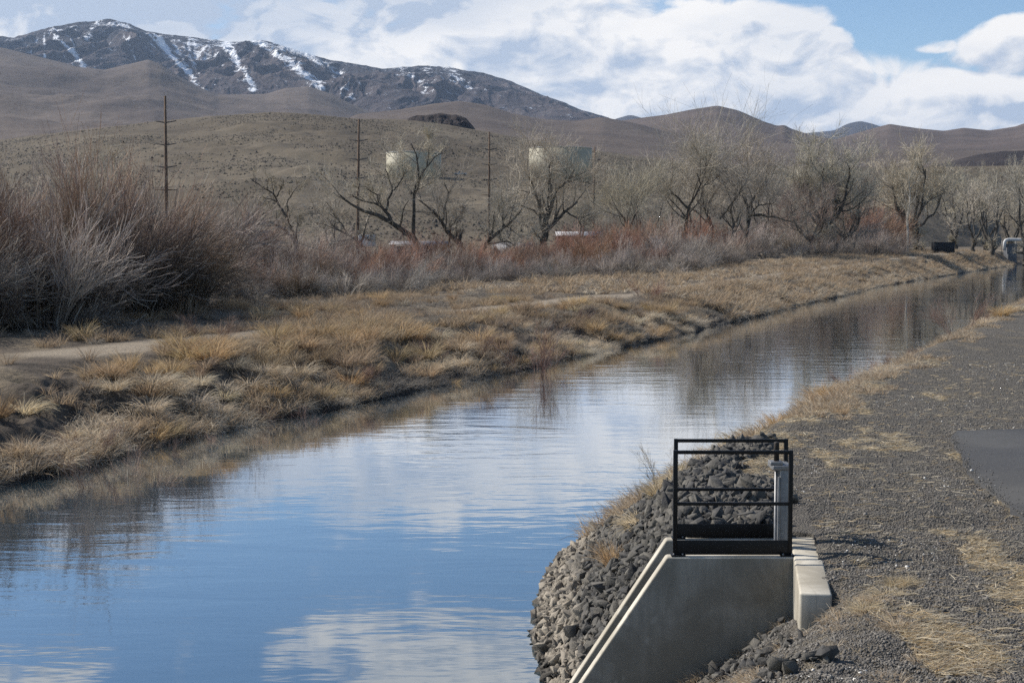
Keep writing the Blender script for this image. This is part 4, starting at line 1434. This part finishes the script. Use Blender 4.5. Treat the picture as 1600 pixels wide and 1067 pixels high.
def hero(px0, py0, Y, limbs, seed, label, crop, name='leafless_tree', **kw):
    """limbs measured from the trunk's foot; given depth so that they spread in the round"""
    rg = np.random.default_rng(seed)
    (ox, oy, sc_) = crop
    k = Y / FPX
    L, Rr = [], []
    zb = valley_z((px0 - 800) * k, Y)
    foot = CAMZ + (HORIZON - py0) * k
    made = {}
    for pts, (w0, w1) in limbs:
        out = []
        dep = rg.normal() * .45
        acc = 0
        for i, (cx, cy) in enumerate(pts):
            X = (ox + cx / sc_ - px0) * k
            Z = foot + (py0 - (oy + cy / sc_)) * k - zb
            key = (cx, cy)
            if i == 0 and key in made: acc = made[key]
            elif i > 0: acc += dep * math.dist(pts[i], pts[i - 1]) / sc_ * k + rg.normal() * .15
            made[key] = acc
            out.append((X, acc, Z))
        L.append(out)
        Rr.append(list(np.linspace(w0, w1, len(out))))
    x0 = L[0][0]
    L[0] = [(x0[0] + .3, x0[1], -1.0)] + L[0]; Rr[0] = [Rr[0][0] * 1.15] + Rr[0]
    tm = tree_from_limbs(name, L, Rr, seed + 5, **kw)
    return place_tree(tm, (px0 - 800) * k, Y, zb, label, None, 1.0, 0.0, name)


C4, C5, C6, C7 = (520, 180, 4.446), (740, 200, 4.85), (980, 180, 4.447), (380, 250, 7.11)
hero(655, 379, 205, [([(600, 885), (540, 830), (420, 745), (300, 695), (200, 655), (130, 605), (75, 560)], (.50, .10)),
                     ([(560, 850), (555, 740), (565, 640), (550, 545), (600, 450), (592, 300), (545, 200)], (.34, .07)),
                     ([(550, 545), (510, 490), (480, 430), (420, 300)], (.2, .06)), ([(600, 450), (650, 360), (710, 280), (770, 258)], (.17, .05)),
                     ([(650, 360), (660, 250), (690, 120)], (.1, .04)),
                     ([(420, 745), (380, 670), (340, 625), (230, 605), (150, 560)], (.26, .07)), ([(380, 670), (395, 600), (440, 530), (400, 440), (378, 385)], (.2, .06)),
                     ([(440, 530), (490, 450), (525, 405)], (.12, .05)), ([(340, 625), (325, 560), (240, 505)], (.13, .05))], 901,
     'leafless tree with a thick dark trunk leaning far left above the thicket', C4, n=(5, 5, 6, 5), start=.35, l=((.18, .4), (.35, .7), (.45, .9), (.45, .95)))
hero(722, 384, 210, [([(880, 870), (800, 830), (760, 740), (690, 660), (600, 590)], (.42, .10)), ([(760, 740), (785, 620), (808, 540), (780, 475)], (.2, .05)),
                     ([(880, 870), (890, 820)], (.3, .2)), ([(800, 830), (860, 720), (900, 680)], (.16, .05))], 903,
     'leafless dark tree leaning left, right of the thick leaning trunk', C4, n=(6, 6, 6, 5), l=((.25, .5), (.4, .8), (.5, 1.0), (.5, 1.0)))
hero(757, 383, 207, [([(80, 885), (150, 830), (225, 765), (300, 690), (360, 640)], (.34, .08)), ([(225, 765), (218, 660), (215, 580)], (.2, .06)),
                     ([(80, 885), (180, 868), (275, 862), (330, 910), (375, 975)], (.16, .06))], 905,
     'low leafless tree with one limb bowing over the pale cover', C5, n=(7, 6, 6, 5), l=((.3, .6), (.4, .8), (.5, 1.0), (.5, 1.0)))
hero(847, 383, 215, [([(520, 885), (535, 800), (545, 700), (590, 590)], (.75, .3)), ([(535, 800), (600, 720), (700, 628), (790, 560)], (.45, .12)),
                     ([(545, 700), (500, 600), (455, 470), (430, 400), (380, 340)], (.26, .07)), ([(590, 590), (620, 480), (700, 420), (760, 330)], (.25, .07)),
                     ([(590, 590), (580, 450), (560, 330), (590, 240)], (.25, .06)), ([(545, 700), (470, 640), (380, 600), (300, 560)], (.2, .06)), ([(700, 628), (790, 690), (830, 760)], (.15, .05))],
     907, 'stout leafless tree with a round pale crown in front of the larger tank', C5, n=(6, 6, 6, 6), l=((.35, .7), (.4, .8), (.5, .95), (.5, 1.0)))
hero(464, 383, 212, [([(600, 945), (540, 830), (460, 770), (370, 712), (250, 682), (120, 650)], (.30, .06)), ([(590, 900), (545, 760), (520, 640)], (.2, .1)),
                     ([(520, 640), (470, 560), (420, 500), (340, 440), (250, 420)], (.2, .05)), ([(420, 500), (415, 420), (370, 370), (290, 330), (170, 230)], (.16, .05)),
                     ([(415, 420), (470, 310), (495, 240)], (.12, .04)), ([(520, 640), (530, 490), (600, 360), (660, 310)], (.13, .05)), ([(600, 945), (600, 760), (640, 690)], (.2, .06))],
     909, 'sparse leafless tree with bare forked limbs, leftmost of the valley trees', C7, n=(5, 5, 5, 5), l=((.18, .4), (.35, .7), (.45, .9), (.45, .9)))
hero(577, 396, 203, [([(250, 960), (180, 885), (100, 835), (0, 780), (-60, 700)], (.26, .06)), ([(180, 885), (210, 850), (240, 845)], (.14, .05)), ([(100, 835), (60, 760), (-20, 650)], (.12, .04))],
     911, 'small grey leafless tree leaning left, at the foot of the leaning trunk', C4, n=(6, 6, 6, 4), l=((.3, .6), (.4, .8), (.5, 1.0), (.5, 1.0)))
hero(981, 372, 222, [([(1170, 830), (1165, 760), (1130, 710), (1090, 660)], (.26, .08)), ([(1165, 760), (1205, 700), (1232, 610), (1212, 530)], (.22, .06))], 913,
     'small leafless tree with a V-shaped fork between the barn and the tree group', C5, n=(7, 7, 6, 5), l=((.4, .9), (.45, .9), (.5, 1.0), (.5, 1.0)))
hero(1070, 377, 232, [([(395, 840), (405, 720), (400, 650), (450, 565), (480, 500), (450, 420)], (.36, .08)), ([(400, 650), (340, 590), (280, 520), (230, 450)], (.2, .06)), ([(480, 500), (520, 400), (500, 310)], (.12, .04)),
                      ([(405, 720), (330, 640), (270, 570)], (.16, .05))],
     915, 'leafless tree with a curved dark trunk, leftmost of the tree group', C6, n=(6, 6, 6, 5), l=((.4, .8), (.4, .8), (.5, .9), (.5, 1.0)))
hero(1112, 378, 238, [([(585, 850), (590, 760), (570, 690), (520, 620), (480, 570)], (.36, .12)), ([(570, 690), (582, 600), (612, 540), (605, 430), (630, 350)], (.25, .06)), ([(612, 540), (660, 480), (640, 420)], (.14, .05)),
                      ([(570, 690), (525, 560), (490, 490), (505, 410)], (.2, .05))],
     917, 'upright leafless tree with two pale upper limbs in the tree group', C6, n=(6, 6, 6, 5), l=((.4, .8), (.4, .8), (.5, .9), (.5, 1.0)))
hero(1165, 379, 232, [([(815, 850), (835, 760), (852, 690), (845, 640), (800, 540), (720, 460)], (.42, .08)), ([(845, 640), (890, 570), (940, 515), (1000, 440)], (.26, .06)), ([(852, 690), (940, 700), (1050, 720), (1140, 755)], (.26, .07)),
                      ([(852, 690), (920, 620), (1010, 618)], (.16, .05)), ([(800, 540), (840, 440), (835, 330)], (.14, .04))],
     919, 'leafless tree with a long limb drooping right in the tree group', C6, n=(6, 6, 6, 5), l=((.4, .8), (.4, .8), (.5, .9), (.5, 1.0)))
hero(1144, 379, 228, [([(735, 850), (735, 740), (715, 660)], (.28, .16)), ([(715, 660), (770, 500), (700, 450)], (.16, .05)), ([(640, 720), (700, 640), (770, 500)], (.15, .08))], 921,
     'small leafless tree with a broken top inside the tree group', C6, n=(6, 6, 6, 5), l=((.3, .6), (.4, .8), (.5, .9), (.5, 1.0)))

RT = [round_tree(700, 15, 3, .5), round_tree(710, 15, 4, .62), round_tree(720, 15, 5, .55, n=(7, 6, 6, 5)), round_tree(730, 15, 3, .38), round_tree(741, 15, 2, .5)]
RT.append(round_tree(770, 15, 6, .62, n=(8, 7, 7, 6)))
RT_M = round_tree(750, 15, 5, .6, n=(7, 6, 6, 5), pal=MAUVE)
slim = tree_from_limbs('slim', [[(0, 0, -1), (.1, 0, 5), (-.1, .1, 10), (.1, 0, 14.5)]], [[.22, .17, .11, .04]], 760, n=(12, 5, 5, 4), l=((.12, .26), (.35, .7), (.4, .8), (.4, .9)), ang=(25, 45), start=.3)


def height_of(tm):
    return max(max(v.co.z for v in tm[0].vertices), max(v.co.z for v in tm[1].vertices))


HT = {id(t): height_of(t) for t in RT + [RT_M, slim]}
for px, Y, top, k, label, gname in [
    (190, 120, 212, 'slim', 'thin pale leafless tree rising behind the tallest dark willow', None),
    (150, 128, 232, 4, 'faint pale leafless tree left of the thin pale one, behind the dark willows', None),
    (1283, 262, 176, 5, 'tallest leafless tree, its broad domed crown rising above the skyline', None),
    (1262, 255, 262, 'm', 'dark mauve leafless tree in front of the tallest domed tree', None),
    (1318, 268, 250, 'm', 'dark twiggy tree right of the tallest domed tree', None),
    (1428, 300, 198, 5, 'broad leafless tree with many dark stems beside the black container', None),
    (1417, 285, 232, 'slim', 'slim leafless tree with a white trunk before the broad dark-stemmed tree', None),
    (1518, 330, 262, 0, 'small leafless tree with a V-shaped dark trunk near the check structure', None),
    (1549, 345, 258, 4, 'leafless tree beside the small V-trunked tree, near the check structure', None),
    (1585, 430, 300, 'slim', 'thin pale-trunked tree behind the canal check structure', None),
    (1602, 350, 225, 3, 'dark-trunked leafless tree cut by the right edge of the frame', None),
    (1008, 262, 268, 0, 'small leafless tree behind the V-forked one', None),
    (1095, 300, 246, 3, 'leafless tree crown behind the gap in the tree group', None),
    (1195, 300, 240, 0, 'leafless tree crown behind the tree with the drooping limb', None),
    (1350, 320, 250, 3, 'leafless tree right of the tallest domed tree', None),
    (1492, 360, 240, 0, 'tall hazy leafless tree behind the black container', None),
    (1538, 380, 248, 1, 'hazy leafless tree crown behind the V-trunked tree', None),
    (1575, 400, 262, 2, 'hazy leafless tree behind the check structure', None),
    (1640, 380, 225, 1, 'leafless tree beyond the right edge of the check structure', None),
    (905, 250, 300, 4, 'small leafless tree right of the round-crowned one, behind the barn', None),
    (790, 236, 300, 3, 'pale leafless tree between the low bowed tree and the round crown', None),
    (945, 255, 310, 0, 'small leafless tree behind the barn roof', None),
    (700, 235, 300, 4, 'sparse leafless tree behind the leaning trees', None),
    (520, 222, 315, 4, 'sparse leafless tree left of the leaning thick trunk', None),
]:
    tm = slim if k == 'slim' else RT_M if k == 'm' else RT[k]
    x = (px - 800) / FPX * Y
    zb = valley_z(x, Y)
    h = CAMZ + (HORIZON - top) / FPX * Y - zb
    place_tree(tm, x, Y, zb, label, 'leafless trees in the valley', h / HT[id(tm)], bark=M['pale_bark'] if k == 'slim' else None)

# ------------------------------------------------------------------ poles, tanks, buildings
def pole(px, top, Y, label, lean=0.0, arms=4):
    x = (px - 800) / FPX * Y
    zb = valley_z(x, Y)
    h = CAMZ + (HORIZON - top) / FPX * Y - zb
    t = empty('utility_pole', (x, Y, zb), label, 'utility pole', 'wooden power poles across the valley')
    m = MB(); m.tube([(lean * -.0 * h, 0, -1), (0, 0, 0), (lean * h * .5, 0, h * .5), (lean * h, 0, h)], (.36, .34, .27, .18), 10)
    obj_ = m.build('shaft', M['pole'], t, smooth=True)
    for i in range(arms):
        z = h * (1 - (.165, .305, .445, .585)[i])
        xx = lean * z
        a = MB()
        rise = .28 if i < 3 else .0
        for sgn in (-1, 1):
            a.tube([(xx + sgn * .16, -.08, z), (xx + sgn * .8, -.08, z + rise * .35), (xx + sgn * 1.75, -.08, z + rise)], (.11, .10, .08), 6)
        if i == 3:
            a.tube([(xx - .2, -.08, z), (xx + .2, -.08, z)], .07, 6)
        a.build('crossarm', M['crossarm'] if i < 3 else M['pole'], t)
    return t


pole(262, 153, 228, 'tall brown wooden pole with swept crossarms, nearest of the line', .004)
pole(559, 188, 265, 'wooden power pole left of the thick leaning tree', .018)
pole(764, 208, 318, 'wooden power pole between the two cream tanks', .006)
pole(927, 232, 370, 'wooden power pole at the right side of the larger tank', .012)
pole(1049, 246, 420, 'distant wooden pole above the left of the tree group', .0, 2)


def tank(px0, px1, top, base, Y, label):
    k = Y / FPX
    r = (px1 - px0) / 2 * k
    x = ((px0 + px1) / 2 - 800) * k
    zt = CAMZ + (HORIZON - top) * k
    zb = CAMZ + (HORIZON - base) * k - 1.5
    h = zt - zb
    t = empty('water_tank', (x, Y, zb), label, 'water tank', 'cream water tanks on the hillside')
    m = MB()
    m.tube([(0, 0, -2), (0, 0, h)], r, 64)
    for z in np.linspace(2.4, h - .3, 4):
        m.tube([(0, 0, z - .04), (0, 0, z + .04)], r + .03, 64)
    m.build('wall', M['tank'], t)
    m = MB(); m.tube([(0, 0, h + .005), (0, 0, h + .12), (0, 0, h + .14), (0, 0, h + .62), (0, 0, h + .75)], (r + .12, r + .12, r, .8, .1), 64)
    m.build('roof', M['tank_roof'], t)
    m = MB()
    for s_ in (-.25, .25):
        m.tube([(-r * .5 + s_, -r * .9, 0), (-r * .5 + s_, -r * .9, h + .9)], .04, 6)
    for z in np.arange(.3, h, .4):
        m.tube([(-r * .5 - .25, -r * .9, z), (-r * .5 + .25, -r * .9, z)], .025, 5)
    m.build('ladder', M['white_metal'], t)
    return t


tank(605, 690, 241, 270, 535, 'smaller cream water tank on the hillside behind the leaning tree')
tank(826, 924, 234, 272, 575, 'larger cream water tank with a white roof edge behind the round-crowned tree')


def house(name, px0, px1, eave, ridge, Y, depth, wall, roof, label, cat, base_drop=0.0, win=0):
    k = Y / FPX
    x0, x1 = (px0 - 800) * k, (px1 - 800) * k
    xc = (x0 + x1) / 2
    zb = valley_z(xc, Y) - .3
    ze, zr = CAMZ + (HORIZON - eave) * k - zb, CAMZ + (HORIZON - ridge) * k - zb
    t = empty(name, (xc, Y, zb), label, cat)
    w = (x1 - x0) / 2
    m = MB(); m.prism([(0, 0), (depth, 0), (depth, ze), (depth / 2, zr - .08), (0, ze)], -w, w, axis=0)
    m.build('wall', wall, t)
    m = MB()
    m.prism([(-.5, ze - .12), (depth / 2, zr), (depth + .5, ze - .12), (depth + .5, ze), (depth / 2, zr + .14), (-.5, ze)], -w - .4, w + .4, axis=0)
    m.build('roof', roof, t)
    m = MB(); m.box((w * .35, -.03, 1.1), (1.1, .05, 2.1), .01)
    m.build('door', M['dark_box'], t)
    for i in range(win):
        m = MB(); m.box((-w + (i + .7) * 2 * w / (win + 1), -.03, ze * .6), (1.2, .05, 1.0), .01)
        m.build('window', M['glass'], t)
    return t


house('barn', 872, 940, 368, 363, 262, 9, M['barn_red'], M['white_metal'], 'low red-brown barn with a pale metal roof right of the stout tree', 'barn', win=2)
house('shed', 612, 700, 382, 378, 250, 7, M['pale_sheet'], M['pale_sheet'], 'long pale grey shed seen behind the leaning trunk', 'shed', win=3)
house('shed', 352, 416, 366, 361, 255, 7, M['barn_red'], M['barn_red'], 'low dark red shed just above the willows, below the brown hill', 'shed', win=2)


def hoop_cover():
    Y = 226; k = Y / FPX
    x = (801 - 800) * k
    zb = valley_z(x, Y)
    w = 31 * k
    h = CAMZ + (HORIZON - 379) * k - zb
    t = empty('hoop_house', (x, Y, zb), 'pale grey rounded hoop house behind the bowed limb', 'hoop house')
    m = MB()
    pr = [(0, 0)] + [(2.6 - 2.6 * math.cos(a), h * math.sin(a) ** .7) for a in np.linspace(.05, math.pi - .05, 18)] + [(5.2, 0)]
    m.prism(pr, -w, w, axis=0)
    m.build('cover', M['pale_sheet'], t)
    for f in (-.98, -.33, .33, .98):
        m = MB()
        m.tube([(w * f, p[0] * 1.02 - .05, p[1] * 1.01) for p in pr[1:-1]], .05, 6)
        m.build('hoop', M['white_metal'], t)


hoop_cover()


def wheel(m, x, y, r, wd):
    m.tube([(x, y - wd / 2, r), (x, y + wd / 2, r)], r, 16)


def trailer(px, Y, label):
    x = (px - 800) / FPX * Y; zb = valley_z(x, Y)
    t = empty('white_trailer', (x, Y, zb + .9), label, 'trailer')
    m = MB(); m.box((0, 0, 1.55), (2.6, 2.0, 1.9), .12); m.build('body', M['white_metal'], t)
    m = MB(); m.box((.3, -1.005, 1.8), (.9, .02, .5), .004); m.build('window', M['glass'], t)
    for sx in (-.5,):
        for sy in (-.95, .95):
            m = MB(); wheel(m, sx, sy, .36, .22); m.build('wheel', M['dark_rubber'], t)
    m = MB(); m.tube([(1.3, 0, .55), (2.2, 0, .5)], .05, 6); m.build('tow_bar', M['galv'], t)


trailer(574, 232, 'small white trailer glimpsed between the small leaning tree and thick trunk')


def pickup(px, py, Y, label):
    k = Y / FPX
    x = (px - 800) * k; zb = CAMZ + (HORIZON - py) * k - .2
    t = empty('parked_pickup', (x, Y, zb), label, 'pickup')
    m = MB()
    m.prism([(-2.4, .45), (2.4, .45), (2.4, .95), (1.2, 1.05), (.6, 1.7), (-.6, 1.72), (-.75, 1.05), (-2.4, 1.02)], -.9, .9, axis=1)
    m.build('body', M['white_metal'], t)
    m = MB(); m.prism([(-.5, 1.1), (1.0, 1.1), (.55, 1.6), (-.5, 1.62)], -.91, .91, axis=1); m.build('window', M['glass'], t)
    for sx in (-1.5, 1.5):
        for sy in (-.85, .85):
            m = MB(); wheel(m, sx, sy, .38, .24); m.build('wheel', M['dark_rubber'], t)


pickup(720, 275, 535, 'white pickup parked on the hillside between the two tanks')


def container():
    Y = 292; k = Y / FPX
    x = (1472 - 800) * k
    zb = float(ground_z(x, Y))
    t = empty('dark_container', (x, Y, zb), 'small black container on the far bank below the broad dark tree', 'container')
    w = 32 * k; h = 2.0
    m = MB(); m.box((0, 0, h / 2 + .1), (w, 2.0, h), .03)
    for i in range(9):
        m.box((-w / 2 + (i + .5) * w / 9, -1.03, h / 2 + .1), (.09, .06, h - .15), .0)
    m.build('body', M['dark_box'], t)
    m = MB(); m.box((0, 0, h + .16), (w + .15, 2.15, .1), .01); m.build('lid', M['dark_box'], t)


container()


def check_structure():
    Y = 372; k = Y / FPX
    x = (1577 - 800) * k
    t = empty('canal_check', (x, Y, 0), 'steel check structure with a pier and pipe rail across the far canal', 'check structure')
    m = MB(); m.box((0, 0, 1.85), (2.3, 3.5, 5.5), .05); m.build('pier', M['steel_blue'], t)
    m = MB(); m.box((9.0, 0, 4.95), (21, 2.2, .75), .03); m.build('deck', M['steel_blue'], t)
    m = MB(); m.tube([(-1.9, -1.0, 3.6), (-1.9, -1.0, 5.7), (-1.6, -1.0, 6.2), (-1.0, -1.0, 6.4), (20, -1.0, 6.4)], .42, 12); m.build('pipe', M['white_metal'], t, smooth=True)
    m = MB(); m.tube([(-2.0, .9, 2.6), (-2.0, .9, 6.2)], .06, 6); m.tube([(-2.0, .9, 6.2), (-1.2, .9, 6.2)], .06, 6); m.build('handrail', M['galv'], t)
    m = MB(); m.box((18, 0, 1.85), (2.3, 3.5, 5.5), .05); m.build('pier', M['steel_blue'], t)


check_structure()

# ------------------------------------------------------------------ air
def haze():
    m = bpy.data.materials.new('haze_air')
    m.use_nodes = True
    n = Nodes(m.node_tree)
    v = n.n('ShaderNodeVolumePrincipled', {'Color': (.56, .73, 1.0, 1), 'Density': 3.6e-5, 'Anisotropy': .2})
    n.n('ShaderNodeOutputMaterial', {1: v.outputs[0]})
    b = MB(); b.box((0, 6000, 550), (26000, 13000, 1110))
    tag(b.build('haze', m), 'thin blue air between the canal and the mountains', 'haze', kind='stuff')


haze()
